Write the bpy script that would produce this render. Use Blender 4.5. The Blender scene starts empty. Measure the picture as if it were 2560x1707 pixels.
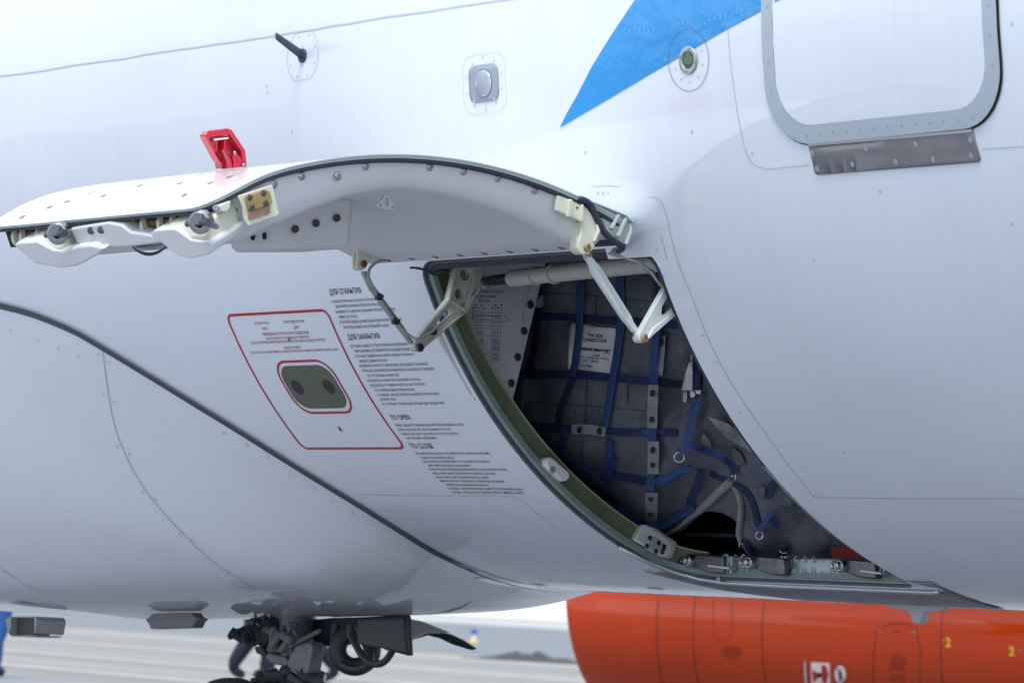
import bpy, bmesh, math, random
from mathutils import Vector, Matrix, noise
from mathutils.geometry import delaunay_2d_cdt
random.seed(7)
SC = bpy.context.scene
COL = SC.collection
pi = math.pi
# ------------------------------------------------------------------ camera
XO, ZO = 9.0, 2.75            # fuselage axis runs along X at y=0, z=2.75
F, PSI, PIT, ROL = 9442.7, 0.91943, 0.07281, 0.055496
CAM = Vector((XO, -8.40429, ZO - 1.80798))
FW = Vector((-math.sin(PSI)*math.cos(PIT), math.cos(PSI)*math.cos(PIT), math.sin(PIT)))
RT = FW.cross(Vector((0, 0, 1))).normalized(); UP = RT.cross(FW)
R2 = RT*math.cos(ROL) + UP*math.sin(ROL); U2 = UP*math.cos(ROL) - RT*math.sin(ROL)
cd = bpy.data.cameras.new('camera'); co = bpy.data.objects.new('camera', cd); COL.objects.link(co)
co.matrix_world = Matrix(((R2.x, U2.x, -FW.x, CAM.x), (R2.y, U2.y, -FW.y, CAM.y), (R2.z, U2.z, -FW.z, CAM.z), (0, 0, 0, 1)))
cd.sensor_width = 36; cd.lens = F/2560*36; cd.clip_start = .5; cd.clip_end = 6000
cd.dof.use_dof = True; cd.dof.focus_distance = 11.6; cd.dof.aperture_fstop = 7.1
SC.camera = co
# ------------------------------------------------------------------ world, sun, exposure
SUN_EL, SUN_AZ = math.radians(60), math.radians(150)     # azimuth from +Y clockwise
w = bpy.data.worlds.new('World'); SC.world = w; w.use_nodes = True
nt = w.node_tree; nd = nt.nodes; lk = nt.links; nd.clear()
wo = nd.new('ShaderNodeOutputWorld'); bg = nd.new('ShaderNodeBackground'); bg.inputs[1].default_value = .1
sky = nd.new('ShaderNodeTexSky'); sky.sky_type = 'NISHITA'; sky.sun_disc = False
sky.sun_elevation = SUN_EL; sky.sun_rotation = SUN_AZ
sky.dust_density = 1.5
tc = nd.new('ShaderNodeTexCoord'); mp = nd.new('ShaderNodeMapping'); mp.inputs['Scale'].default_value = (1, 1, 2.6)
mp.inputs['Location'].default_value = (3.1, 1.3, .4)
nz = nd.new('ShaderNodeTexNoise'); nz.inputs['Scale'].default_value = 2.0; nz.inputs['Detail'].default_value = 7; nz.inputs['Roughness'].default_value = .55
cr = nd.new('ShaderNodeValToRGB'); cr.color_ramp.elements[0].position = .36; cr.color_ramp.elements[1].position = .56
cr.color_ramp.elements[0].color = (.42, .42, .42, 1)
nz2 = nd.new('ShaderNodeTexNoise'); nz2.inputs['Scale'].default_value = 3.3; nz2.inputs['Detail'].default_value = 5
cr2 = nd.new('ShaderNodeValToRGB'); cr2.color_ramp.elements[0].color = (6.2, 7.1, 8.6, 1); cr2.color_ramp.elements[1].color = (13.2, 14.2, 15.6, 1)
cr2.color_ramp.elements[0].position = .42; cr2.color_ramp.elements[1].position = .56
mx = nd.new('ShaderNodeMixRGB')
lk.new(tc.outputs['Generated'], mp.inputs[0]); lk.new(mp.outputs[0], nz.inputs[0]); lk.new(mp.outputs[0], nz2.inputs[0])
lk.new(nz.outputs[0], cr.inputs[0]); lk.new(nz2.outputs[0], cr2.inputs[0]); lk.new(cr.outputs[0], mx.inputs[0])
lk.new(sky.outputs[0], mx.inputs[1]); lk.new(cr2.outputs[0], mx.inputs[2]); lk.new(mx.outputs[0], bg.inputs[0]); lk.new(bg.outputs[0], wo.inputs[0])
sd = bpy.data.lights.new('sun', 'SUN'); so = bpy.data.objects.new('sun', sd); COL.objects.link(so)
sd.energy = 1.95; sd.angle = math.radians(22); sd.color = (1, .965, .91)
sv = Vector((math.sin(SUN_AZ)*math.cos(SUN_EL), math.cos(SUN_AZ)*math.cos(SUN_EL), math.sin(SUN_EL)))
so.rotation_euler = sv.to_track_quat('Z', 'Y').to_euler(); so.location = (0, -20, 40)
SC.view_settings.view_transform = 'Standard'; SC.view_settings.look = 'None'; SC.view_settings.exposure = 0.43; SC.view_settings.gamma = 1
SC.cycles.max_bounces = 8
# ------------------------------------------------------------------ rays: a pixel of the 2560 px frame meets a surface of the place
def ray(x, y):
    d = FW + R2*((x-1280)/F) + U2*((853.5-y)/F)
    return d.normalized()
def PX(x, y, X): d = ray(x, y); return CAM + d*((X+XO-CAM.x)/d.x)       # plane x = X (aircraft stations)
def PY(x, y, Y): d = ray(x, y); return CAM + d*((Y-CAM.y)/d.y)
def PZ(x, y, Z): d = ray(x, y); return CAM + d*((Z-CAM.z)/d.z)          # Z above ground
R = 1.7
def hit(x, y, r=R):
    d = ray(x, y); cz = CAM.z-ZO
    a = d.y**2+d.z**2; b = CAM.y*d.y+cz*d.z; c = CAM.y**2+cz**2-r*r
    D = max(b*b-a*c, 0); t = (-b-math.sqrt(D))/a
    P = CAM+d*t
    return (P.x-XO, math.atan2(-(P.z-ZO), -P.y))
# lower nose fairing stands proud of the skin below its seam
SEAM = [(-16.5, .2), (-14, .33), (-13, .40), (-12.145, .469), (-11.776, .521), (-11.55, .579), (-11.23, .69), (-10.936, .822), (-10.709, .978), (-10.62, 1.109), (-10.62, 1.25), (-10.64, 1.4), (-10.66, pi/2)]
def sm(t): t = min(max(t, 0), 1); return t*t*(3-2*t)
def bulge(x, th):
    th = pi/2-abs(th-pi/2)
    best = 9
    for (a, b), (c, d) in zip(SEAM, SEAM[1:]):
        ax, ay, bx, by = a, b*R, c, d*R; vx, vy = bx-ax, by-ay
        t = min(max(((x-ax)*vx+(th*R-ay)*vy)/(vx*vx+vy*vy), 0), 1)
        best = min(best, math.hypot(x-ax-t*vx, th*R-ay-t*vy))
    B = .1 + .10*min(max((-11.2-x)/2.2, 0), 1)
    k = sm(best/.9); r1 = R+1.35*B*k*(.3+.7*sm((th-.55)/.8)); r2 = (R+B*k)/(math.sin(th)+.07*math.cos(th))
    h = max(0, min(1, .5+.5*(r1-r2)/.07)); return r1+(r2-r1)*h-.07*h*(1-h)-R if th > .3 else r1-R
def Sp(x, th, off=0, f=None):
    r = R+off+(f(x, th) if f else 0)
    return Vector((x+XO, -r*math.cos(th), ZO-r*math.sin(th)))
def hitf(x, y):
    r = R
    for i in range(6):
        q = hit(x, y, r); r = R+bulge(*q)
    return q
# ------------------------------------------------------------------ materials
MATS = {}
def M(name, col, rough=.5, metal=0, coat=0, var=0, vs=8, bump=0, bs=20, spec=.5, streak=0, emit=None, st=(60, 1.2, 1.2)):
    if name in MATS: return MATS[name]
    m = bpy.data.materials.new(name); m.use_nodes = True; n = m.node_tree.nodes; l = m.node_tree.links
    b = n['Principled BSDF']; b.inputs['Base Color'].default_value = (*col, 1); b.inputs['Roughness'].default_value = rough
    b.inputs['Metallic'].default_value = metal; b.inputs['Coat Weight'].default_value = coat; b.inputs['Coat Roughness'].default_value = .03; b.inputs['Coat IOR'].default_value = 1.6
    b.inputs['Specular IOR Level'].default_value = spec
    t = n.new('ShaderNodeTexCoord')
    src = None
    def mixc(base, fac, dark):
        x = n.new('ShaderNodeMixRGB'); x.blend_type = 'MULTIPLY'
        if base is None: x.inputs[1].default_value = (*col, 1)
        else: l.new(base, x.inputs[1])
        x.inputs[2].default_value = (*dark, 1); l.new(fac, x.inputs[0]); return x.outputs[0]
    if var:
        z = n.new('ShaderNodeTexNoise'); z.inputs['Scale'].default_value = vs; z.inputs['Detail'].default_value = 8; z.inputs['Roughness'].default_value = .65
        l.new(t.outputs['Object'], z.inputs[0]); r = n.new('ShaderNodeValToRGB'); r.color_ramp.elements[0].position = .4; r.color_ramp.elements[1].position = .7
        l.new(z.outputs[0], r.inputs[0]); src = mixc(src, r.outputs[0], (1-var, 1-var, 1-var*.9))
        rr = n.new('ShaderNodeMapRange'); rr.inputs[3].default_value = rough*.85; rr.inputs[4].default_value = min(1, rough*1.25); l.new(z.outputs[0], rr.inputs[0]); l.new(rr.outputs[0], b.inputs['Roughness'])
    if streak:
        p = n.new('ShaderNodeMapping'); p.inputs['Scale'].default_value = st; l.new(t.outputs['Object'], p.inputs[0])
        z = n.new('ShaderNodeTexNoise'); z.inputs['Scale'].default_value = 1; z.inputs['Detail'].default_value = 6; z.inputs['Roughness'].default_value = .7; l.new(p.outputs[0], z.inputs[0])
        r = n.new('ShaderNodeValToRGB'); r.color_ramp.elements[0].position = .48; r.color_ramp.elements[1].position = .8; l.new(z.outputs[0], r.inputs[0])
        src = mixc(src, r.outputs[0], (1-streak, 1-streak, 1-streak))
    if src is not None: l.new(src, b.inputs['Base Color'])
    if bump:
        z = n.new('ShaderNodeTexNoise'); z.inputs['Scale'].default_value = bs; z.inputs['Detail'].default_value = 3; l.new(t.outputs['Object'], z.inputs[0])
        u = n.new('ShaderNodeBump'); u.inputs['Strength'].default_value = bump; u.inputs['Distance'].default_value = .01; l.new(z.outputs[0], u.inputs['Height']); l.new(u.outputs[0], b.inputs['Normal'])
        if coat: l.new(u.outputs[0], b.inputs['Coat Normal'])
    if emit: b.inputs['Emission Color'].default_value = (*emit, 1); b.inputs['Emission Strength'].default_value = 1
    MATS[name] = m; return m
WHITE = M('white aircraft paint', (.72, .775, .85), .33, 0, 1, .06, 1.3, .6, 1.7, streak=.05, st=(38, 1.6, 1.6))
WHITE2 = M('white door paint', (.8, .82, .85), .25, 0, .6, .03, 2, .15, 4)
FAIR = M('fairing paint', (.74, .79, .85), .36, 0, .9, .06, 1.1, .4, 1.3, streak=.03, st=(22, 1.2, 1.2))
BLUE = M('sky blue livery paint', (.0, .27, .68), .22, 0, .8, .05, 3, .7, 9)
SLATE = M('slate band paint', (.38, .45, .51), .35, 0, .3, .05, 3)
LINE = M('seam sealant grey', (.16, .2, .26), .6)
LINE2 = M('soft seam grey', (.46, .53, .61), .6)
DARKLINE = M('dark seam rubber', (.06, .075, .1), .6)
GAP = M('door gap black', (.015, .016, .02), .8)
RED = M('signal red marking', (.42, .008, .015), .4)
REDTX = M('red lettering', (.3, .008, .02), .5, spec=.2)
BLK = M('black lettering', (.004, .004, .006), .6, spec=.2)
OLIVE = M('olive bare sensor plate', (.115, .13, .085), .42, .3, 0, .12, 10)
MESHD = M('dark port mesh', (.03, .028, .028), .7, 0, 0, .3, 300)
LINER = M('white composite liner', (.66, .67, .69), .42, 0, 0, .04, 5, .08, 60)
LINERG = M('pale liner panel', (.52, .52, .56), .55, 0, 0, .06, 5, .1, 90)
CREAM = M('cream primer', (.66, .68, .55), .42, 0, 0, .06, 9)
PALE = M('pale green rim', (.5, .585, .57), .35, 0, .2, .05, 8)
ARMP = M('grey beige arm enamel', (.5, .51, .44), .35, 0, .1, .06, 12)
ARMW = M('white arm enamel', (.63, .69, .68), .35, 0, .1, .06, 12)
GREEN = M('green primer', (.13, .165, .095), .5, 0, 0, .3, 9, streak=.2)
GREENL = M('grey green primer', (.2, .28, .25), .42, 0, 0, .15, 9)
SEAL = M('rubber seal', (.03, .032, .055), .55, 0, 0, .1, 20)
SEALG = M('grey rubber seal', (.09, .11, .13), .5, 0, 0, .1, 20)
STEEL = M('machined steel', (.4, .41, .44), .28, 1, 0, .2, 30)
STEELD = M('dark steel', (.15, .15, .16), .32, .9, 0, .3, 30)
ALU = M('riveted aluminium', (.38, .40, .44), .35, .6, 0, .25, 25, .1, 60)
RIV = M('blue grey rivet', (.33, .42, .5), .4, .4)
CHROME = M('chromed steel', (.6, .6, .6), .15, 1)
GOLD = M('gold anodised block', (.42, .3, .12), .35, .4, 0, .15, 30)
BRONZE = M('bronze bush', (.22, .12, .06), .4, .7)
BRASS = M('brass bolt', (.42, .33, .2), .35, .9)
SCUFF = M('scuffed bare metal', (.27, .265, .28), .42, .55, 0, .3, 7, .06, 30, streak=.25, st=(4, 40, 40))
REDP = M('red handle paint', (.55, .005, .03), .25, 0, .5)
DARK = M('dark bay and recess shade', (.012, .012, .013), .8)
FABG = M('grey woven fabric', (.105, .118, .145), .85, 0, 0, .4, 7, .6, 40)
FABL = M('light grey fabric', (.24, .25, .26), .8, 0, 0, .2, 14, .3, 60)
STRAP = M('blue webbing', (.024, .065, .2), .7, 0, 0, .3, 40, .3, 260)
STRAPD = M('dark blue webbing', (.01, .022, .085), .75, 0, 0, .3, 40, .3, 260)
LABELW = M('white cloth label', (.55, .57, .58), .7, 0, 0, .1, 20, .3, 20)
CABLE = M('grey cable', (.3, .33, .34), .4)
BLACKP = M('black plastic', (.012, .012, .014), .5)
LENSM = M('frosted lens', (.5, .55, .62), .12, .1, .8)
GREYP = M('grey lamp plate', (.28, .33, .38), .4, .1)
PCB = M('dark green board', (.02, .07, .04), .3, 0, .5)
DOT = M('pale dots', (.5, .6, .35), .4)
BLADE = M('navy antenna paint', (.035, .05, .09), .4)
ORANGE = M('orange engine paint', (.44, .036, .0), .35, 0, .6, .08, 1.5, .6, .7, spec=.1)
TYRE = M('tyre rubber', (.02, .02, .02), .75)
GEARG = M('gear grey enamel', (.15, .15, .16), .4, .2, 0, .3, 12)
GEARD = M('gear bay dark green', (.018, .027, .028), .5, 0, 0, .3, 9)
HOSE = M('black hose', (.02, .025, .03), .45)
REDBAG = M('dark red lining', (.2, .006, .004), .7, 0, 0, .2, 6)
# ------------------------------------------------------------------ mesh helpers
def empty(name, loc=(0, 0, 0), label=None, cat=None, group=None, kind=None):
    o = bpy.data.objects.new(name, None); COL.objects.link(o); o.location = loc
    tag(o, label, cat, group, kind); return o
def tag(o, label=None, cat=None, group=None, kind=None):
    if label: o['label'] = label
    if cat: o['category'] = cat
    if group: o['group'] = group
    if kind: o['kind'] = kind
    return o
def mk(name, vs, fs, mat, parent=None, smooth=False, nor=None, auto=None):
    me = bpy.data.meshes.new(name); me.from_pydata([tuple(v) for v in vs], [], fs); me.update()
    mats = mat if isinstance(mat, (list, tuple)) else [mat]
    for m_ in mats: me.materials.append(m_)
    if smooth or nor: me.polygons.foreach_set('use_smooth', [True]*len(me.polygons))
    if auto is not None:
        me.polygons.foreach_set('use_smooth', [True]*len(me.polygons)); me.set_sharp_from_angle(angle=math.radians(auto))
    if nor: me.normals_split_custom_set_from_vertices([tuple(n) for n in nor])
    o = bpy.data.objects.new(name, me); COL.objects.link(o)
    if parent:
        o.parent = parent; o.matrix_parent_inverse = Matrix.Translation(-world(parent))
    return o
def world(p):
    v = Vector(p.location); q = p.parent
    while q: v = v+Vector(q.location); q = q.parent
    # matrix_parent_inverse of meshes cancels their parents' offsets
    return WLOC.get(p.name, v)
WLOC = {}
SPLIT = {'border_screw', 'plate_screw', 'bezel_screw', 'lamp_screw', 'panel_joint', 'joint_line', 'latch_hook', 'liner_dimple', 'liner_screw', 'indicator_window', 'housing_hole', 'housing_slot', 'panel_screw',
         'bracket_pin', 'arm_pin', 'link_swivel', 'cable_clip', 'gear_hose', 'web_stiffener', 'web_rivet', 'panel_bolt', 'bracket_bolt', 'block_bolt', 'corner_bolt', 'handle_screw', 'fitting_pocket', 'fitting_rib', 'grommet',
         'cowl_fastener', 'stencil_lettering', 'rivet', 'fastener_head', 'strap_buckle', 'sign_figure', 'cowl_seam', 'yellow_digit', 'plate_edge', 'paint_chip', 'face_part'}
class G:                                   # gathers several shapes into one mesh
    def __init__(s): s.v = []; s.f = []; s.g = []
    def add(s, vs, fs): n = len(s.v); s.g.append((vs, fs)); s.v += [Vector(v) for v in vs]; s.f += [tuple(i+n for i in f) for f in fs]; return s
    def done(s, name, mat, parent=None, smooth=False, bevel=0, auto=35, seg=2):
        if name in SPLIT and len(s.g) > 1:
            for vs, fs in s.g: o = G().add(vs, fs).done(name, mat, parent, smooth, bevel, auto, seg)
            return o
        o = mk(name, s.v, s.f, mat, parent, auto=auto if not smooth else None, smooth=smooth)
        WLOC[o.name] = Vector((0, 0, 0))
        if parent is None:
            # origin at the thing's foot
            c = sum(s.v, Vector())/len(s.v); c.z = min(v.z for v in s.v)
            o.data.transform(Matrix.Translation(-c)); o.location = c; WLOC[o.name] = c
        if bevel:
            b = o.modifiers.new('bevel', 'BEVEL'); b.width = bevel; b.segments = seg; b.limit_method = 'ANGLE'; b.angle_limit = math.radians(40); b.harden_normals = False
        return o
def frame(d):
    d = d.normalized(); a = Vector((0, 0, 1)) if abs(d.z) < .9 else Vector((1, 0, 0))
    u = d.cross(a).normalized(); return u, d.cross(u).normalized()
def tube(path, r, n=10, cap=True):
    vs = []; fs = []; P = [Vector(p) for p in path]; u = None
    for i, p in enumerate(P):
        d = (P[min(i+1, len(P)-1)]-P[max(i-1, 0)]).normalized()
        if u is None: u, v = frame(d)
        else: u = (u-d*u.dot(d)).normalized(); v = d.cross(u)
        rr = r[i] if isinstance(r, (list, tuple)) else r
        for k in range(n): a = 2*pi*k/n; vs.append(p+u*math.cos(a)*rr+v*math.sin(a)*rr)
    for i in range(len(P)-1):
        for k in range(n): k2 = (k+1) % n; fs.append((i*n+k, i*n+k2, (i+1)*n+k2, (i+1)*n+k))
    if cap: fs += [tuple(range(n-1, -1, -1)), tuple(range((len(P)-1)*n, len(P)*n))]
    return vs, fs
def rod(a, b, r, n=14): return tube([a, b], r, n)
def lathe(prof, o, ax, n=24, u=None):
    """prof: list of (distance along ax, radius)"""
    ax = Vector(ax).normalized(); o = Vector(o)
    u, v = frame(ax); vs = []; fs = []
    for t, r in prof:
        for k in range(n): a = 2*pi*k/n; vs.append(o+ax*t+u*math.cos(a)*r+v*math.sin(a)*r)
    for i in range(len(prof)-1):
        for k in range(n): k2 = (k+1) % n; fs.append((i*n+k, i*n+k2, (i+1)*n+k2, (i+1)*n+k))
    if prof[0][1] > 0: fs.append(tuple(range(n-1, -1, -1)))
    if prof[-1][1] > 0: fs.append(tuple(range((len(prof)-1)*n, len(prof)*n)))
    return vs, fs
def torus(c, ax, R_, r, n=28, m=8):
    u, v = frame(Vector(ax)); ax = Vector(ax).normalized(); vs = []; fs = []
    for i in range(n):
        a = 2*pi*i/n; d = u*math.cos(a)+v*math.sin(a)
        for j in range(m): b = 2*pi*j/m; vs.append(Vector(c)+d*(R_+r*math.cos(b))+ax*r*math.sin(b))
    for i in range(n):
        for j in range(m): fs.append((i*m+j, ((i+1) % n)*m+j, ((i+1) % n)*m+(j+1) % m, i*m+(j+1) % m))
    return vs, fs
def box(c, s, ax=None):
    c = Vector(c); X, Y, Z = ax or (Vector((1, 0, 0)), Vector((0, 1, 0)), Vector((0, 0, 1)))
    vs = [c+X*s[0]*i/2+Y*s[1]*j/2+Z*s[2]*k/2 for i in (-1, 1) for j in (-1, 1) for k in (-1, 1)]
    return vs, [(0, 1, 3, 2), (4, 6, 7, 5), (0, 4, 5, 1), (2, 3, 7, 6), (0, 2, 6, 4), (1, 5, 7, 3)]
def inpoly(x, y, L):
    c = False; j = len(L)-1
    for i in range(len(L)):
        xi, yi = L[i]; xj, yj = L[j]
        if (yi > y) != (yj > y) and x < (xj-xi)*(y-yi)/(yj-yi)+xi: c = not c
        j = i
    return c
def cdt(outer, holes=(), step=None, inner=()):
    pts = []; edges = []
    def dens(L):
        o = []
        for i in range(len(L)):
            a, b = L[i], L[(i+1) % len(L)]; d = math.hypot(b[0]-a[0], b[1]-a[1]); k = max(1, int(d/step)) if step else 1
            for t in range(k): o.append((a[0]+(b[0]-a[0])*t/k, a[1]+(b[1]-a[1])*t/k))
        return o
    loops = [dens(outer)]+[dens(h) for h in holes]
    for L in loops:
        n = len(pts); pts += L; edges += [(n+i, n+(i+1) % len(L)) for i in range(len(L))]
    if step:
        xs = [p[0] for p in outer]; ys = [p[1] for p in outer]; y = min(ys)+step/2
        while y < max(ys):
            x = min(xs)+step/2
            while x < max(xs):
                if inpoly(x, y, outer) and not any(inpoly(x, y, h) for h in holes): pts.append((x, y))
                x += step
            y += step
    v, e, f, *_ = delaunay_2d_cdt([Vector(p) for p in pts], edges, [], 0, 1e-6)
    out = []
    for t in f:
        cx = sum(v[i].x for i in t)/len(t); cy = sum(v[i].y for i in t)/len(t)
        if inpoly(cx, cy, outer) and not any(inpoly(cx, cy, h) for h in holes): out.append(tuple(t))
    return [(p.x, p.y) for p in v], out, loops
def sheet(name, outer, holes, off, mat, parent, step=.06, f=None, thick=0):
    """patch of the fuselage surface; loops in (station x, angle theta)"""
    S = lambda L: [(a, b*R) for a, b in L]
    v, fs, loops = cdt(S(outer), [S(h) for h in holes], step)
    V = [Sp(x, t/R, off, f) for x, t in v]
    N = []
    for (x, t), p in zip(v, V):
        th = t/R
        if f:
            e = .01; du = Sp(x+e, th, off, f)-Sp(x-e, th, off, f); dv = Sp(x, th+e, off, f)-Sp(x, th-e, off, f)
            nn = du.cross(dv).normalized()
            if nn.dot(Vector((0, -math.cos(th), -math.sin(th)))) < 0: nn = -nn
            N.append(nn)
        else: N.append(Vector((0, -math.cos(th), -math.sin(th))))
    # face orientation outward
    out = []
    for t in fs:
        a, b, c = V[t[0]], V[t[1]], V[t[2]]
        out.append(t if (b-a).cross(c-a).dot(N[t[0]]) > 0 else t[::-1])
    o = mk(name, V, out, mat, parent, nor=N); WLOC[o.name] = Vector((0, 0, 0))
    if thick:
        s = o.modifiers.new('thickness', 'SOLIDIFY'); s.thickness = thick; s.offset = -1
    return o
def rrect(x0, y0, x1, y1, r, n=8, ky=1, rs=None):
    """rounded rectangle; r in x units, ky converts to y units"""
    o = []; rs = rs or (r, r, r, r)
    for (cx, cy, sx, sy, a0), r in zip(((x1, y1, -1, -1, 0), (x0, y1, 1, -1, 90), (x0, y0, 1, 1, 180), (x1, y0, -1, 1, 270)), rs):
        for k in range(n+1):
            a = math.radians(a0+90*k/n); o.append((cx+sx*r+r*math.cos(a), (cy+sy*r*ky)+r*ky*math.sin(a)))
    return o
def ell(cx, cy, rx, ry, n=32): return [(cx+rx*math.cos(2*pi*k/n), cy+ry*math.sin(2*pi*k/n)) for k in range(n)]
def smoothpath(P, k=4):
    o = []
    for i in range(len(P)-1):
        p0, p1, p2, p3 = P[max(i-1, 0)], P[i], P[i+1], P[min(i+2, len(P)-1)]
        for j in range(k):
            t = j/k; o.append(tuple(.5*((2*p1[c])+(-p0[c]+p2[c])*t+(2*p0[c]-5*p1[c]+4*p2[c]-p3[c])*t*t+(-p0[c]+3*p1[c]-3*p2[c]+p3[c])*t**3) for c in range(len(p1))))
    o.append(tuple(P[-1])); return o
def strip(g, path, wd, off, f=None, closed=False, seg=.05):
    """thin line lying on the fuselage: path in (x, theta)"""
    P = [(a, b*R) for a, b in path]
    if closed: P.append(P[0])
    Q = []
    for a, b in zip(P, P[1:]):
        k = max(1, int(math.hypot(b[0]-a[0], b[1]-a[1])/seg))
        for t in range(k): Q.append((a[0]+(b[0]-a[0])*t/k, a[1]+(b[1]-a[1])*t/k))
    Q.append(P[-1]); n = len(Q); vs = []; fs = []
    for i in range(n):
        a = Q[i-1] if i else (Q[-2] if closed else Q[0]); b = Q[i+1] if i < n-1 else (Q[1] if closed else Q[-1])
        dx, dy = b[0]-a[0], b[1]-a[1]; L = math.hypot(dx, dy) or 1; nx, ny = -dy/L*wd/2, dx/L*wd/2
        for s in (-1, 1): vs.append(Sp(Q[i][0]+nx*s, (Q[i][1]+ny*s)/R, off, f))
    for i in range(n-1):
        q = (2*i, 2*i+2, 2*i+3, 2*i+1); a, b, c = vs[q[0]], vs[q[1]], vs[q[2]]
        nn = (b-a).cross(c-a); mid = vs[q[0]]-Vector((vs[q[0]].x, 0, ZO))
        fs.append(q if nn.dot(mid) > 0 else q[::-1])
    g.add(vs, fs)
def spot(g, x, th, r, off, f=None, n=10, ry=None):
    vs = [Sp(x+r*math.cos(2*pi*k/n), th+(ry or r)*math.sin(2*pi*k/n)/R, off, f) for k in range(n)]
    fs = [tuple(range(n))]
    a, b, c = vs[0], vs[1], vs[2]
    if (b-a).cross(c-a).dot(vs[0]-Vector((vs[0].x, 0, ZO))) < 0: fs = [tuple(range(n-1, -1, -1))]
    g.add(vs, fs)
def spath(pts, k=1): 
    P = smoothpath(pts, k) if k > 1 else pts
    return [hit(*p) for p in P]
def prism(pts, vec, holes=(), step=None):
    """pts: 3D coplanar outline; extruded by vec, with holes"""
    P = [Vector(p) for p in pts]; n = Vector(vec).normalized(); u, v = frame(n); o = P[0]
    to = lambda p: ((Vector(p)-o).dot(u), (Vector(p)-o).dot(v))
    L = [to(p) for p in P]; H = [[to(p) for p in h] for h in holes]
    vv, fs, loops = cdt(L, H, step)
    A = [o+u*a+v*b for a, b in vv]; d = Vector(vec); m = len(A)
    V = A+[p+d for p in A]; Fc = []
    for t in fs:
        a, b, c = A[t[0]], A[t[1]], A[t[2]]
        s = (b-a).cross(c-a).dot(d) < 0
        Fc.append(t if s else t[::-1]); Fc.append(tuple(i+m for i in (t[::-1] if s else t)))
    cnt = {}
    for t in Fc[::2]:
        for i in range(len(t)): cnt[(t[i], t[(i+1) % len(t)])] = 1
    for (a, b) in list(cnt):
        if (b, a) not in cnt: Fc.append((b, a, a+m, b+m))
    return V, Fc
def planepts(pts, fn): return [fn(*p) for p in pts]
def circ(cx, cy, rx, ry=None, n=16): return [(cx+rx*math.cos(2*pi*k/n), cy+(ry or rx)*math.sin(2*pi*k/n)) for k in range(n)]
TXC = {}
def textmesh(s, bold=0):
    if (s, bold) in TXC: return TXC[(s, bold)]
    c = bpy.data.curves.new('t', 'FONT'); c.body = s; c.size = 1; c.offset = bold; c.resolution_u = 2
    o = bpy.data.objects.new('t', c); COL.objects.link(o)
    dg = bpy.context.evaluated_depsgraph_get(); e = o.evaluated_get(dg); me = e.to_mesh()
    vs = [(v.co.x, v.co.y) for v in me.vertices]; fs = [tuple(p.vertices) for p in me.polygons]
    e.to_mesh_clear(); bpy.data.objects.remove(o); bpy.data.curves.remove(c)
    xs = [v[0] for v in vs] or [0]; 
    x0, x1 = min(xs), max(xs); H = .729
    r = ([((a-x0)/(x1-x0), b/H) for a, b in vs], fs); TXC[(s, bold)] = r; return r
def stext(g, s, p0, p1x, hpx, off=.0012, bold=.012):
    """writing on the fuselage skin: starts at pixel p0, ends at column p1x, cap height hpx (source px)"""
    x0, t0 = hit(*p0); x1, _ = hit(p1x, p0[1]); hh = (hit(p0[0], p0[1])[1]-hit(p0[0], p0[1]-hpx)[1])*R
    vs, fs = textmesh(s, bold)
    g.add([Sp(x0+a*(x1-x0), t0-b*hh/R, off) for a, b in vs], fs)
def ptext(g, s, p0, p1, hpx, fn, bold=.01):
    """writing on a flat plate; fn maps a pixel onto the plate"""
    vs, fs = textmesh(s, bold); o = fn(*p0); u = fn(*p1)-o; v = fn(p0[0], p0[1]-hpx)-o
    g.add([o+u*a+v*b for a, b in vs], fs)
def bolt(g, p, ax, r, h=.004, n=12):
    g.add(*lathe([(0, r), (h*.7, r), (h, r*.75), (h, r*.42), (h*.55, r*.36), (h*.55, 0)], p, ax, n))
AX = Vector((1, 0, 0))

# ================================================================== the setting
def plane_obj(name, x0, y0, x1, y1, z, mat, kind='structure', n=1, lab=None):
    o = mk(name, [(x0, y0, z), (x1, y0, z), (x1, y1, z), (x0, y1, z)], [(0, 1, 2, 3)], mat); tag(o, lab, None, None, kind); return o
gm = M('apron concrete', (.4, .41, .42), .8)
n_ = gm.node_tree.nodes; l_ = gm.node_tree.links; b_ = n_['Principled BSDF']; t_ = n_.new('ShaderNodeTexCoord')
mp_ = n_.new('ShaderNodeMapping'); mp_.inputs['Scale'].default_value = (.018, .22, 1); l_.new(t_.outputs['Object'], mp_.inputs[0])
z_ = n_.new('ShaderNodeTexNoise'); z_.inputs['Scale'].default_value = 1; z_.inputs['Detail'].default_value = 6; l_.new(mp_.outputs[0], z_.inputs[0])
r_ = n_.new('ShaderNodeValToRGB'); r_.color_ramp.elements[0].position = .35; r_.color_ramp.elements[1].position = .68
r_.color_ramp.elements[0].color = (.185, .18, .17, 1); r_.color_ramp.elements[1].color = (.29, .28, .26, 1); l_.new(z_.outputs[0], r_.inputs[0]); l_.new(r_.outputs[0], b_.inputs['Base Color'])
plane_obj('ground', -3000, -3000, 3000, 3000, 0, gm)
stripe = M('worn white apron paint', (.5, .485, .45), .7, 0, 0, .3, 1.5)
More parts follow.
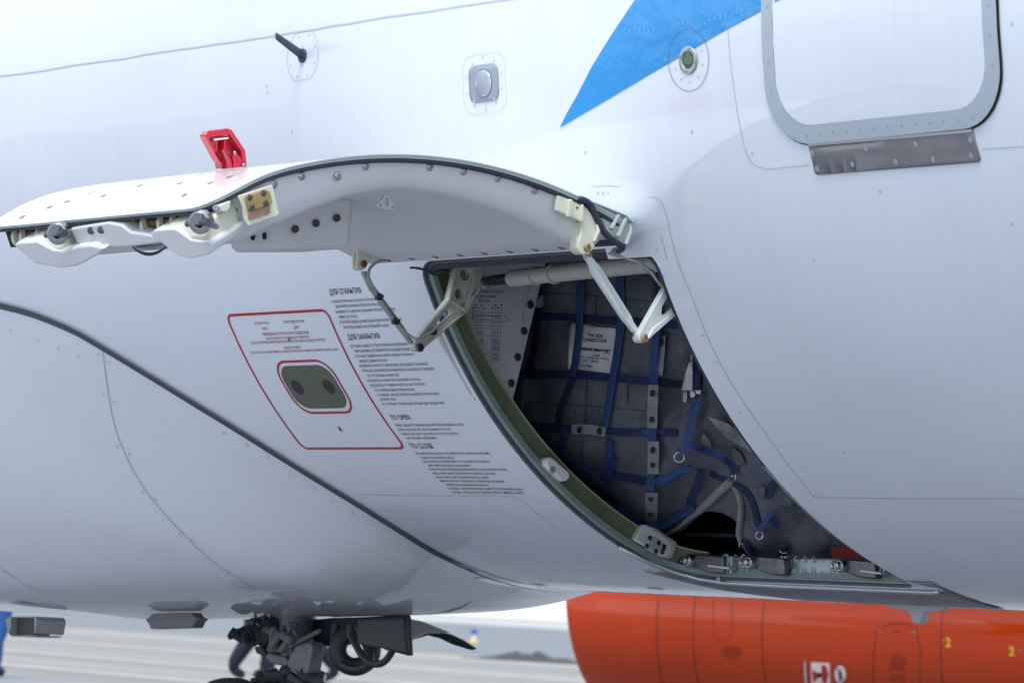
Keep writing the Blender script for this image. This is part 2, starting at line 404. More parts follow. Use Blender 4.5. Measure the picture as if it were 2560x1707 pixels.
# bands of paint on the apron, parallel to the aircraft, and an asphalt taxiway farther out
road = M('weathered asphalt', (.17, .195, .21), .8, 0, 0, .2, .3)
for k, (ya, yb) in enumerate([(15.5, 15.95), (21, 21.5), (29, 29.6), (40, 41.2)]):
    plane_obj('painted_line', -260, ya, 60, yb, .004, stripe)
plane_obj('taxiway', -1500, 47, 1500, 240, .005, road)
asph = M('apron bounce asphalt', (.235, .247, .272), .75, 0, 0, .25, .6, .1, 8)
plane_obj('apron', -400, -300, 400, 12.5, .006, asph)  # unseen near apron, added to set the bounce light under the aircraft
snow = M('pale dry verge', (.42, .42, .4), .9, 0, 0, .15, .1)
plane_obj('verge', -1500, 241, 1500, 900, .006, snow)

# ================================================================== the airliner
PLANE = empty('airliner', (0, 0, 0), 'white jet airliner with its forward cargo door propped open', 'airliner'); WLOC[PLANE.name] = Vector((0, 0, 0))
def child(name, p=PLANE, loc=(0, 0, 0)): return empty(name, loc)
OX0, OX1, OT0, OT1 = -9.512, -8.362, .437, 1.335
OPEN = rrect(OX0, OT0, OX1, OT1, .1, 8, 1/R, rs=(.10, .16, .07, .09))
# fuselage skin: near side with the cargo opening, far side as plain shell
E_X0, E_X1 = -16.5, -3.0
skin = sheet('fuselage_skin', [(E_X0, -1.25), (E_X1, -1.25), (E_X1, 1.75), (E_X0, 1.75)], [OPEN], 0, WHITE, PLANE, step=.09)
me = skin.data; bm = bmesh.new(); bm.from_mesh(me)
nx, nt_ = 12, 40; gr = []
for j in range(nt_+1):
    th = 1.75+(2*pi-3.0)*j/nt_; row = []
    for i in range(nx+1): row.append(bm.verts.new(Sp(E_X0+(E_X1-E_X0)*i/nx, th)))
    gr.append(row)
for j in range(nt_):
    for i in range(nx): bm.faces.new((gr[j][i], gr[j][i+1], gr[j+1][i+1], gr[j+1][i])).smooth = True
# rounded closures fore and aft
for X, s in ((E_X0, -1), (E_X1, 1)):
    prev = [bm.verts.new(Sp(X, 2*pi*k/48)) for k in range(48)]
    for q in range(1, 7):
        a = q/7*pi/2; cur = [bm.verts.new((X+XO+s*3.2*math.sin(a), -R*math.cos(a)*math.cos(2*pi*k/48), ZO-R*math.cos(a)*math.sin(2*pi*k/48)-.3*(1-math.cos(a)))) for k in range(48)]
        for k in range(48):
            fc = (prev[k], prev[(k+1) % 48], cur[(k+1) % 48], cur[k]); bm.faces.new(fc if s < 0 else fc[::-1]).smooth = True
        prev = cur
    bm.faces.new(prev)
bm.to_mesh(me); bm.free()
me.normals_split_custom_set_from_vertices([tuple(Vector((0, v.co.y, v.co.z-ZO)).normalized()) if E_X0+XO-.01 <= v.co.x <= E_X1+XO+.01 else (0, 0, 0) for v in me.vertices])
# fairing under the nose
mir = [(x, pi-t) for x, t in reversed(SEAM[:-1])]
fl = smoothpath(SEAM, 3)+smoothpath(mir, 3)
fair = sheet('nose_fairing', fl, [], .006, FAIR, PLANE, step=.08, f=bulge)
g = G(); strip(g, smoothpath(SEAM, 4), .026, .0045+.004); strip(g, [(x-.012, t) for x, t in smoothpath(SEAM, 4)], .012, .0095, bulge)
g.done('fairing_seal', DARKLINE, PLANE, smooth=True)
# fairing joint lines with rivets
g = G(); gr_ = G()
for L in ([(261, 872), (268, 930), (290, 1060), (340, 1180), (415, 1290), (520, 1390), (640, 1466)], [(0, 1410), (60, 1452), (120, 1480)], [(-120, 1290), (-60, 1360), (0, 1410)]):
    P = [hitf(*p) for p in smoothpath(L, 4)]
    strip(g, P, .003, .009, bulge)
    for i, q in enumerate(P[1:-1]):
        if i % 4 == 1:
            for s in (-1, 1): spot(gr_, q[0]+.022*s, q[1]+.01*s, .0055, .0105, bulge)
for px_, py_ in ((30, 815), (100, 842), (150, 862), (200, 880), (563, 1072), (620, 1102), (673, 1132), (730, 1172), (788, 1208), (835, 1240), (885, 1270), (930, 1300), (975, 1332), (1022, 1364), (1075, 1395), (1120, 1420)):
    spot(gr_, *hitf(px_, py_+6), .0055, .0105, bulge)
g.done('joint_line', LINE, fair, smooth=True); gr_.done('rivet', LINE2, fair, smooth=True)
# lap joint; the grey strip paints in the reflection along its step
LAP = [(-60, 200), (0, 191), (60, 184), (107, 178), (150, 170), (196, 162), (250, 155), (309, 148), (357, 138), (417, 129), (450, 124), (494, 119), (540, 111), (583, 106), (643, 97), (690, 90), (726, 83), (780, 76), (833, 65), (875, 60), (917, 52), (976, 42), (1010, 38), (1071, 30), (1149, 17), (1268, 0), (1400, -20), (1640, -52)]
g = G(); strip(g, [hit(*p) for p in LAP], .0055, .0012); g.done('lap_reflection', LINE2, PLANE, smooth=True)
# fine panel joints
g = G()
for L, k in (([(1818, -20), (1820, 60), (1823, 120), (1832, 200), (1845, 290), (1858, 355), (1868, 388), (1885, 412), (1915, 422), (1960, 419), (2025, 412)], 3),
             ([(1482, 467), (1545, 466), (1590, 485), (1625, 525), (1652, 590), (1668, 650)], 3),
             ([(1540, 466), (1548, 500), (1556, 545)], 2),
             ([(1600, 496), (1640, 495), (1662, 525), (1690, 640), (1725, 730), (1768, 840), (1815, 935), (1875, 1028), (1930, 1105), (1985, 1180), (2036, 1242)], 3),
             ([(2036, 1243), (2300, 1246), (2600, 1247)], 1),
             ([(875, 1236), (1290, 1241), (1320, 1262), (1390, 1320)], 1),
             ([(2455, 373), (2600, 365)], 1), ([(735, 800), (740, 830)], 1)):
    strip(g, spath(L, k), .0026, .0011)
for L in (([(1300, 820), (1340, 960), (1400, 1080), (1470, 1180)]), ([(60, 10), (55, 90), (50, 230)]), ([(668, 190), (672, 300), (676, 360)]), ([(785, 190), (792, 300)]), ([(1025, 100), (1030, 300), (1050, 360)])):
    pass
g.done('panel_joint', LINE2, PLANE, smooth=True)
g = G()
for k in range(9): spot(g, *hit(1495+k*13-0, 483+(k % 2)), .004, .0013)
for k in range(5): spot(g, *hit(1500+k*22, 512+k*1), .004, .0013)
for q in [(1557, 512), (1576, 510), (1596, 509), (1642, 625), (1660, 690), (1628, 570), (1790, 905), (1757, 838), (1850, 1030), (2110, 1130), (2035, 650), (730, 330), (1730, 330), (2480, 200), (2530, 60), (1880, 385), (1463, 382), (666, 215), (668, 232), (2200, 480), (2530, 560)]: spot(g, *hit(*q), .0042, .0013)
g.done('fastener_head', LINE2, PLANE, smooth=True)
g = G()
for k in range(7):
    spot(g, *hit(1565+k*12, 74+(k % 2)*3), .0055, .0022); spot(g, *hit(1698+k*11, 60), .0045, .0022); spot(g, *hit(1775+k*14, 52-k*4), .0055, .0022)
g.done('fastener_head', M('blue painted rivet', (.06, .33, .72), .3, 0, .6), PLANE, smooth=True)
# hinge cowl swelling above the aft corner of the opening
g = G(); vs = []; fs = []
for i in range(25):
    for j in range(25):
        px = 1490+180*i/24; u = i/24*2-1; v = j/24*2-1
        q0 = hit(1580, 545); x = q0[0]+u*.16; th = q0[1]+v*.07
        b = .014*sm(1-math.hypot(u, v))
        vs.append(Sp(x, th, -.0005+b))
for i in range(24):
    for j in range(24): fs.append((i*25+j, (i+1)*25+j, (i+1)*25+j+1, i*25+j+1))
g.add(vs, fs); g.done('hinge_cowl', WHITE, PLANE, smooth=True)
# livery swoosh
SW = [(1400, 320), (1420, 280), (1443, 240), (1461, 205), (1479, 170), (1500, 135), (1520, 103), (1538, 75), (1556, 49), (1572, 24), (1589, 0), (1640, -70), (2065, -70), (1949, 0), (1906, 26), (1821, 72), (1671, 159), (1535, 240)]
SWT = [hit(*p) for p in SW]
sheet('livery_swoosh', SWT, [], .0016, BLUE, PLANE, step=.05)
# cabin door
DOOR = child('cabin_door'); DOOR.parent = PLANE; WLOC[DOOR.name] = Vector((0, 0, 0))
out_ = rrect(-7.752, -1.2, -6.85, .2905, .16, 10, 1/R); inn = rrect(-7.706, -1.1, -6.902, .2605, .125, 10, 1/R)
gap = rrect(-7.755, -1.205, -6.845, .2938, .165, 10, 1/R)
sheet('gap_shadow', gap, [], .0026, GAP, DOOR, step=.1)  # black sheet draws the gap plus the shadow at bottom and right edges
sheet('door_border', out_, [inn], .0075, SLATE, DOOR, step=.08)
sheet('door_skin', [(x, t) for x, t in inn], [], .0068, WHITE2 if 0 else WHITE, DOOR, step=.1)
# the swoosh runs on over the door skin
sheet('door_swoosh', [hit(*p, R+.0076) for p in [(1937, 7), (1949, 0), (2065, -70), (1930, -70)]], [], .0078, BLUE, DOOR, step=.05)
g = G()
for k in range(14): spot(g, -7.66+k*.053, .276, .0032, .0082)
for k in range(14): spot(g, -7.728+.0006*k, .2-k*.045, .0032, .0082); spot(g, -6.876, .2-k*.045, .0032, .0082)
g.done('border_screw', M('border screw grey', (.28, .34, .39), .5), DOOR, smooth=True)
SCP = [hit(*p) for p in [(2024, 366), (2433, 329), (2452, 398), (2448, 405), (2046, 437), (2040, 433)]]
scf = sheet('threshold_plate', SCP, [], .004, SCUFF, PLANE, step=.05, thick=.0035)
g = G()
for q in [(2034, 382), (2046, 421), (2134, 410), (2168, 370), (2243, 404), (2292, 360), (2336, 397), (2429, 349), (2431, 388)]: spot(g, *hit(*q), .0085, .0048, n=14)
g.done('plate_screw', GREYP, scf, smooth=True)
a_ = hit(2024, 362); b2 = hit(2434, 326); g = G(); strip(g, [a_, b2], .008, .0062); g.done('plate_lip', M('lip metal', (.5, .48, .47), .35, .5), scf, smooth=True)
# round sensor window
SEN = child('round_sensor_window'); SEN.parent = PLANE; WLOC[SEN.name] = Vector((0, 0, 0))
cx, ct = -8.071, .134
g = G(); strip(g, ell(cx, ct, .087, .087/R, 48), .002, .0023, closed=True); g.done('outer_ring_line', LINE, SEN, smooth=True)
sheet('bezel', ell(cx, ct, .039, .039/R), [ell(cx, ct, .025, .025/R)], .004, M('satin bezel', (.42, .44, .47), .35, .5), SEN, step=.02, thick=.003)
sheet('green_window', ell(cx, ct, .025, .025/R), [], .0022, PCB, SEN, step=.02)
g = G()
for i in range(-3, 4):
    for j in range(-3, 4):
        if math.hypot(i, j) < 3.4 and not (j == 3): spot(g, cx+i*.0052, ct+(j*.0056-.002)/R, .0014, .003, n=6)
g.done('window_dots', DOT, SEN, smooth=True)
g = G()
for a in range(4): spot(g, cx+.032*math.cos(a*pi/2+.3), ct+.032*math.sin(a*pi/2+.3)/R, .0045, .0048, n=8)
for a in range(10): spot(g, cx+.062*math.cos(a*pi/5+.3), ct+.062*math.sin(a*pi/5+.3)/R, .0025, .0024, n=8)
g.done('bezel_screw', BRASS, SEN, smooth=True)
# square lamp
LMP = child('inspection_lamp'); LMP.parent = PLANE; WLOC[LMP.name] = Vector((0, 0, 0))
cx, ct = -9.0215, .1285
g = G(); strip(g, rrect(cx-.105, ct-.052, cx+.105, ct+.052, .045, 6, 1/R), .0022, .0012, closed=True); g.done('mounting_line', M('faint line', (.64, .69, .76), .5), LMP, smooth=True)
sheet('lamp_plate', rrect(cx-.072, ct-.033, cx+.072, ct+.033, .027, 6, 1/R), [], .003, GREYP, LMP, step=.04, thick=.0025)
vs = []; fs = []; n = 24
for q in range(6):
    a = q/5*pi/2
    for k in range(n): vs.append(Sp(cx+.041*math.cos(a)*math.cos(2*pi*k/n), ct+.041*math.cos(a)*math.sin(2*pi*k/n)/R*1.0, .003+.012*math.sin(a)))
for q in range(5):
    for k in range(n): fs.append((q*n+k, q*n+(k+1) % n, (q+1)*n+(k+1) % n, (q+1)*n+k))
G().add(vs, fs).done('lamp_lens', LENSM, LMP, smooth=True)
g = G()
for k in range(-9, 10):
    h_ = math.sqrt(max(0, 1-(k/10)**2))*.04; 
    P = [(cx+k*.004, ct+h_*(j/4-1)/R) for j in range(9)]
    vs = []
    for (x, t) in P:
        rr = math.hypot(x-cx, (t-ct)*R)/.041; z = .0038+.012*math.sqrt(max(0, 1-rr*rr)); vs += [Sp(x-.0007, t, z), Sp(x+.0007, t, z)]
    g.add(vs, [(2*i, 2*i+1, 2*i+3, 2*i+2) for i in range(8)])
g.done('lens_ribs', GREYP, LMP)
g = G(); strip(g, ell(cx, ct, .0425, .0425/R), .003, .0042, closed=True); g.done('lens_ring', STEEL, LMP, smooth=True)
g = G()
for sx in (-1, 1):
    for sy in (-1, 1): spot(g, cx+.05*sx, ct+.05*sy/R*1.0, .006, .0036, n=10)
for k in range(10): a = 2*pi*k/10+.3; spot(g, cx+.092*math.cos(a)*1.0, ct+.078*math.sin(a)/R, .003, .0012, n=8)
g.done('lamp_screw', SLATE, LMP, smooth=True)
# blade antenna on its plate
ANT = child('blade_antenna'); ANT.parent = PLANE; WLOC[ANT.name] = Vector((0, 0, 0))
cx, ct = -9.983, .032
L = [(x, t) for x, t in ell(cx, ct, .088, .088/R, 48) if abs(t-ct)*R < .078]
L = [(cx+.088*math.cos(a), ct+max(-.078, min(.078, .088*math.sin(a)))/R) for a in [2*pi*k/48 for k in range(48)]]
g = G(); strip(g, L, .002, .0015, closed=True); g.done('plate_outline', LINE2, ANT, smooth=True)
g = G()
for k in range(8): a = 2*pi*k/8+.4; spot(g, cx+.074*math.cos(a), ct+.07*math.sin(a)/R, .0035, .0015, n=8)
for s in (-1, 1): spot(g, cx, ct+.03*s/R, .003, .0015, n=8)
g.done('plate_screw', LINE2, ANT, smooth=True)
base = Sp(cx, ct, 0); nrm = (base-Vector((base.x, 0, ZO))).normalized()
G().add(*lathe([(0, .023), (.004, .023), (.007, .019), (.007, .012), (.010, .011), (.012, 0)], base, nrm, 28)).done('antenna_base', BLADE, ANT)
tip = PY(689, 90, base.y-.125)
d = tip-base; upv = (Sp(cx, ct-.02)-base).normalized()
g = G(); vs = []; secs = [(0, .017, .006), (.12, .016, .0055), (.5, .0145, .004), (.93, .012, .003), (1.0, .0105, .002)]
prof = [(1, 0), (.6, .8), (0, 1), (-.6, .8), (-1, 0), (-.6, -.8), (0, -1), (.6, -.8)]
for i, (t, c_, w_) in enumerate(secs):
    o_ = base+d*t*1.0
    for a, b in prof: vs.append(o_+upv*c_*a-upv*(.012*(t > .97)*(a < 0)*0)+AX*w_*b)
fs = [(i*8+k, i*8+(k+1) % 8, (i+1)*8+(k+1) % 8, (i+1)*8+k) for i in range(len(secs)-1) for k in range(8)]+[tuple(range(32, 40)), tuple(range(7, -1, -1))]
g.add(vs, fs).done('antenna_blade', BLADE, ANT, auto=40)

# ------------------------------------------------------------------ static port placard
PLC = child('static_port_placard'); PLC.parent = PLANE; WLOC[PLC.name] = Vector((0, 0, 0))
r0 = [(-10.69, .5215), (-10.088, .847)]
def ring(name, x0, t0, x1, t1, r, wd, rs, mat=RED, par=PLC, off=.0012, wy=None):
    wy = wy or wd
    sheet(name, rrect(x0, t0, x1, t1, r, 8, 1/R, rs), [rrect(x0+wd, t0+wy/R, x1-wd, t1-wy/R, r-wd, 8, 1/R, tuple(max(q-wd, .004) for q in rs))], off, mat, par, step=.07)
ring('red_border', -10.690, .519, -10.086, .848, .035, .0095, (.035,)*4)
ring('red_inner_border', -10.546, .626, -10.208, .754, .07, .009, (.075,)*4)
sheet('sensor_plate', rrect(-10.529, .6385, -10.227, .7405, .06, 10, 1/R, (.062,)*4), [], .0012, OLIVE, PLC, step=.05)
for cx in (-10.469, -10.286): sheet('static_port', ell(cx, .6885, .0285, .0285/R), [], .002, MESHD, PLC, step=.03)
c3 = lambda x, y: (500+x/2.6133, 650+y/2.6133)
g = G()
for s, x0, y0, x1, h_ in (("ВТОРОЙ ПИЛОТ", 365, 422, 458, 17), ("КОМАНДИР КОРАБЛЯ", 550, 412, 686, 17), ("F/O", 413, 456, 445, 19), ("CAPT", 613, 450, 655, 19), ("ПРИЕМНИКИ СТАТИЧЕСКОГО ДАВЛЕНИЯ", 415, 494, 720, 19), ("НЕ ЗАСОРЯЙ И НЕ ПОВРЕЖДАЙ ОТВЕРСТИЯ", 438, 520, 720, 16), ("ЗОНА, ОГРАНИЧЕННАЯ КРАСНОЙ ЛИНИЕЙ, ДОЛЖНА БЫТЬ ГЛАДКОЙ И ЧИСТОЙ", 338, 549, 830, 17), ("STATIC PORTS", 556, 582, 667, 19), ("DO NOT PLUG OR DEFORM HOLES AREA WITHIN RED LINE MUST BE SMOOTH AND CLEAN", 335, 612, 915, 16)):
    stext(g, s, c3(x0, y0), c3(x1, y0)[0], h_/2.6133, bold=.002)
g.done('red_lettering', REDTX, PLC)
TX = [("opening_instructions", BLK, [("ДЛЯ ОТКРЫТИЯ", 853, 228, 1062, 36), ("1.НАЖМИТЕ КРАСНУЮ КНОПКУ И ТОЛКНИТЕ", 862, 281, 1157, 17), ("ДЕКОМПРЕССИОННЫЙ КЛАПАН ВНУТРЬ ДО УПОРА", 890, 312, 1235, 17), ("2.НАЖМИТЕ НА ЩИТОК И ПОДНИМИТЕ РУКОЯТКИ ЗАМКОВ", 888, 348, 1287, 17), ("ВВЕРХ ДО УПОРА", 915, 381, 1035, 17), ("3.ОТКРОЙТЕ ДВЕРЬ ДО ФИКСАЦИИ В ВЕРХНЕМ ПОЛОЖЕНИИ,", 915, 415, 1330, 17), ("ПРИ НЕОБХОДИМОСТИ ИСПОЛЬЗУЙТЕ ЗАХВАТ", 943, 449, 1247, 17)]),
      ("closing_instructions", BLK, [("ДЛЯ ЗАКРЫТИЯ", 975, 521, 1185, 34), ("1.ВСТАВЬТЕ ЗАХВАТ В ОТВЕРСТИЕ РУКОЯТКИ ВЕРХНЕГО", 985, 572, 1372, 17), ("ПРИПОДНИМИТЕ И ПОВЕРНИТЕ ПО ЧАСОВОЙ СТРЕЛКЕ", 1015, 604, 1385, 17), ("2.ПОТЯНИТЕ ДВЕРЬ ВНИЗ УБЕРИТЕ ЗАХВАТ В КОЖУХ И", 1015, 637, 1405, 16), ("ВВЕДИТЕ ДВЕРЬ В ПРОЕМ", 1045, 668, 1230, 16), ("3.ПОВЕРНИТЕ РУКОЯТКУ ЗАМКОВ ВНИЗ ЗАПОДЛИЦО С ОБШИВКОЙ", 1045, 700, 1500, 16), ("4.ПОТЯНИТЕ ДЕКОМПРЕССИОННЫЙ КЛАПАН ЗАПОДЛИЦО С ОБШИВКОЙ", 1065, 732, 1540, 16), ("ДО ПОСТАНОВКИ НА ФИКСАТОР", 1098, 763, 1308, 15), ("5.УБЕДИТЕСЬ В ЗАКРЫТИИ НАЖАТИЕМ НА КЛАПАН", 1098, 795, 1450, 15), ("6.УБЕДИТЕСЬ ЧТО ДВЕРЬ ЗАПЕРТА И ЗАСТОПОРЕНА", 1115, 826, 1480, 15), ("ПО ЧЕТЫРЕМ ИНДИКАТОРНЫМ ОКНАМ:", 1148, 858, 1410, 15), ("- НА ЗАМКАХ - БЕЛЫЕ СТРЕЛКИ НАХОДЯТСЯ ПОЛНОСТЬЮ В", 1155, 889, 1572, 15), ("ЗЕЛЕНОЙ ЗОНЕ", 1183, 918, 1285, 15), ("- НА СТОПОРАХ - ПОЛНОСТЬЮ ЗЕЛЕНЫЙ ЦВЕТ ИНДИКАТОРА", 1190, 948, 1608, 15)]),
      ("opening_instructions", BLK, [("TO OPEN", 1255, 1042, 1383, 31), ("1.PRESS  RED BUTTON AND PUSH VENT VALVE INSIDE TILL STOP", 1280, 1086, 1732, 15), ("2.PUSH FLAP AND LIFT LATCH HANDLE TILL STOP", 1298, 1114, 1645, 14), ("3.OPEN THE DOOR TILL FIXATION IN THE UP POSITION", 1318, 1142, 1692, 14), ("USE THE GRIP IF NECESSARY", 1352, 1169, 1553, 14)]),
      ("closing_instructions", BLK, [("TO CLOSE", 1385, 1228, 1533, 31), ("1.FIT GRIP IN THE HOLE OF THE UPPER LATCH HANDLE UPLIFT AND", 1413, 1269, 1896, 14), ("TURN IT CLOCKWISE TILL STOP", 1450, 1297, 1665, 14), ("2.PULL THE DOOR DOWNWARDS PUT THE GRIP TO ITS SHEATH", 1460, 1321, 1895, 13), ("AND INSERT THE DOOR IN THE DOORWAY", 1497, 1347, 1775, 13), ("3.TURN THE LATCHES HANDLE DOWNWARDS TILL FLUSH WITH THE SKIN", 1500, 1372, 2007, 13), ("4.PULL VENT VALVE FLUSH WITH THE SKIN TILL LATCHED", 1527, 1398, 1935, 13), ("5.PUSH VENT FLAP TO ENSURE THAT IS CLOSED", 1548, 1423, 1890, 12), ("6.MAKE SURE THAT THE DOOR IS LATCHED AND LOCKED BY", 1572, 1447, 1992, 12), ("VIEWING THE FOUR INDICATION WINDOWS", 1612, 1472, 1885, 12), ("- LATCHED - WHITE ARROWS ARE COMPLETELY IN THE GREEN ZONE", 1622, 1496, 2105, 12), ("- LOCKED - THE COLOR OF THE INDICATOR IS COMPLETELY GREEN", 1645, 1520, 2115, 12)])]
for nm, mt, Ls in TX:
    g = G()
    for s, x0, y0, x1, h_ in Ls: stext(g, s, c3(x0, y0), c3(x1, y0)[0], h_*1.08/2.6133, bold=.003 if h_ > 25 else .002)
    g.done(nm, mt, PLANE)
g = G()
for (a, b), w_ in (((915, 1102), .012), ((1795, 905), .006), ((585, 518), .009)):
    q = hit(*c3(a, b)); spot(g, q[0], q[1], w_*.45, .0022, n=7, ry=w_)
g.done('paint_chip', M('chipped primer', (.12, .09, .07), .7), PLANE, smooth=True)

# ================================================================== cargo opening: jamb, sill and bay
def band(g, path, n0, n1, w0=0, w1=0):
    """wall strip following a closed/open path on the skin: from depth n0 to n1, moved sideways (outward of loop) by w0/w1"""
    Q = path; n = len(Q); vs = []; fs = []
    for i in range(n):
        a = Q[max(i-1, 0)]; b = Q[min(i+1, n-1)]; dx, dy = b[0]-a[0], (b[1]-a[1])*R; L = math.hypot(dx, dy); nx_, ny_ = dy/L, -dx/L
        vs.append(Sp(Q[i][0]+nx_*w0, Q[i][1]+ny_*w0/R, -n0)); vs.append(Sp(Q[i][0]+nx_*w1, Q[i][1]+ny_*w1/R, -n1))
    for i in range(n-1): fs.append((2*i, 2*i+1, 2*i+3, 2*i+2))
    g.add(vs, fs)
def dense(L, st=.03, closed=True):
    o = []; M_ = L+[L[0]] if closed else L
    for a, b in zip(M_, M_[1:]):
        k = max(1, int(math.hypot(b[0]-a[0], (b[1]-a[1])*R)/st))
        for t in range(k): o.append((a[0]+(b[0]-a[0])*t/k, a[1]+(b[1]-a[1])*t/k))
    o.append(M_[-1]); return o
OP = dense(OPEN); OP = OP[:-1]; 
k0 = max(range(len(OP)), key=lambda i: OP[i][0]-abs(OP[i][1]-.9)); OP = OP[k0:]+OP[:k0]; OP.append(OP[0])      # start on the aft side
itop = next(i for i, q in enumerate(OP) if q[1] < .462 and q[0] < -9.3); OPB = OP[:itop+1]; OPT = OP[itop:]
OPF = [q for q in OPB if q[0] < -9.36]
JAMB = child('cargo_doorway'); JAMB.parent = PLANE; WLOC[JAMB.name] = Vector((0, 0, 0))
# w<0 moves into the opening
g = G(); band(g, OP, -.0005, .004, 0, 0); band(g, OP, .004, .004, 0, -.002); g.done('skin_edge', M('bright skin edge', (.6, .64, .68), .3, .3), JAMB)
g = G(); band(g, OP, .002, .016, 0.0, -.002); band(g, OP, .016, .016, -.002, -.016); g.done('rubber_strip', SEALG, JAMB)
g = G(); band(g, OPB, .016, .010, -.016, -.019); band(g, OPB, .010, .012, -.019, -.036); band(g, OPB, .012, .03, -.036, -.036); g.done('frame_flange', GREENL, JAMB)
g = G(); band(g, OPT, .016, .016, -.016, -.036); band(g, OPT, .016, .09, -.036, -.036); g.done('upper_seal', SEAL, JAMB)
g = G(); band(g, OPF, .03, .032, -.036, -.018); band(g, OPF, .032, .085, -.018, -.018); g.done('frame_web', GREEN, JAMB)
g = G(); band(g, OPF, .085, .083, -.018, -.030); band(g, OPF, .083, .088, -.030, -.030); band(g, OPF, .088, .088, -.030, -.0); g.done('inner_lip', M('pale green lip', (.3, .36, .22), .45), JAMB)
# bay interior shell, floor and far side
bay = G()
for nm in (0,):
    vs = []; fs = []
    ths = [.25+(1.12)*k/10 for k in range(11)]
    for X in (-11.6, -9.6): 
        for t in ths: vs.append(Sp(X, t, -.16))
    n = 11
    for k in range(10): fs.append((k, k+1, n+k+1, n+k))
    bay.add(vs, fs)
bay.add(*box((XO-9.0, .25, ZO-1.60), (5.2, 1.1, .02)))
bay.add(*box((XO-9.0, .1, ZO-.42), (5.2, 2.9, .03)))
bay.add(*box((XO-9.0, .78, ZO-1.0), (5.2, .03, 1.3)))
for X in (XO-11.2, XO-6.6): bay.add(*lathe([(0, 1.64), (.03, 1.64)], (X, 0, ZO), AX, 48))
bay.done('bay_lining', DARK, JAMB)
# sill web with rivets and latch fittings, plane y = -0.42
YW = -.42
W = lambda x, y, d=0: PY(x, y, YW-d)
g = G(); g.add(*prism(planepts([(1560, 1384), (1650, 1386), (2160, 1399), (2330, 1404), (2330, 1461), (1640, 1433), (1600, 1410)], W), (0, .006, 0)))
g.done('sill_web', ALU, JAMB)
g = G(); g.add(*tube([W(1560, 1384, .004), W(1650, 1386, .004), W(2330, 1404, .004)], .004, 6)); g.done('sill_top_edge', STEEL, JAMB)
c7 = lambda x, y: (1550+x/2.4757, 1250+y/2.4757)
g = G(); gd = G()
rv = [(1092, 365, 1), (1147, 368, 1), (1202, 369, 1), (1258, 371, 0), (1314, 373, 0), (716, 355, 1), (1046, 368, 1), (766, 352, 1), (1080, 440, 1), (1136, 440, 1), (1192, 443, 1.2), (1246, 446, 0), (1302, 450, 0), (1356, 455, 0), (756, 432, 1), (800, 432, 1), (1608, 395, 1), (1720, 462, 1), (612, 488, .8), (655, 455, .8), (1590, 380, .8)]
for a, b, big in rv:
    P = W(*c7(a, b))
    if big: g.add(*lathe([(0, .0105*big), (.003, .0105*big), (.004, .006*big), (.009, .0045*big), (.0095, 0)], P, (0, -1, 0), 12))
    else: g.add(*lathe([(0, .0055), (.003, .005), (.004, 0)], P, (0, -1, 0), 10))
g.done('web_rivet', RIV, JAMB)
g = G()
for a in (712, 1045, 1660):
    for dx in (-12, 10):
        g.add(*prism(planepts([c7(a+dx-7, 346), c7(a+dx+7, 346), c7(a+dx-1, 458), c7(a+dx-15, 458)], W), (0, -.022, 0)))
g.done('web_stiffener', ALU, JAMB, bevel=.002)
def latch(px, py, s=1, fin=True):
    """roller fitting on the sill"""
    c = W(*c7(px, py)); g = G()
    hs = [(px-28, py-38), (px+42, py-42), (px+190, py-30), (px+190, py+78), (px+110, py+74), (px-30, py+22)]
    g.add(*prism(planepts([c7(*p) for p in hs], lambda x, y: W(x, y, .006)), (0, -.03, 0)))
    b = g.done('latch_block', STEELD, JAMB, bevel=.005)
    g = G()
    g.add(*lathe([(0, .021), (.05, .021), (.055, .018), (.055, .012), (.064, .012), (.066, .009), (.066, 0)], W(*c7(px, py)), (0, -1, .0), 20))
    g.add(*lathe([(0, .017), (.032, .017), (.034, .014), (.034, .0)], W(*c7(px-62, py+2)), (0, -1, 0), 18))
    g.add(*lathe([(.034, .009), (.041, .009), (.042, 0)], W(*c7(px-66, py+2)), (0, -1, 0), 8))
    g.add(*prism(planepts([c7(px-60, py-38), c7(px-10, py-46), c7(px-10, py+34), c7(px-60, py+34)], lambda x, y: W(x, y, .004)), (0, -.022, 0)))
    g.done('latch_roller', STEEL, b, bevel=.002)
    if fin:
        g = G(); g.add(*prism(planepts([c7(px+50, py+18), c7(px+182, py+34), c7(px+182, py+50), c7(px+50, py+34)], lambda x, y: W(x, y, .05)), (0, .03, 0))); g.done('latch_lever', M('bright lever', (.5, .52, .56), .4, .5), b, bevel=.002)
        g = G()
        for k in range(3): g.add(*torus(W(*c7(px+165, py-8), .02-.002*k), (0, -1, 0), .018-.0055*k, .0028, 20, 6))
        g.add(*lathe([(0, .007), (.03, .007), (.031, 0)], W(*c7(px+150, py-12)), (0, -1, 0), 8)); g.done('latch_spring', RIV, b)
latch(490, 378); latch(868, 390, fin=False); latch(1432, 410)
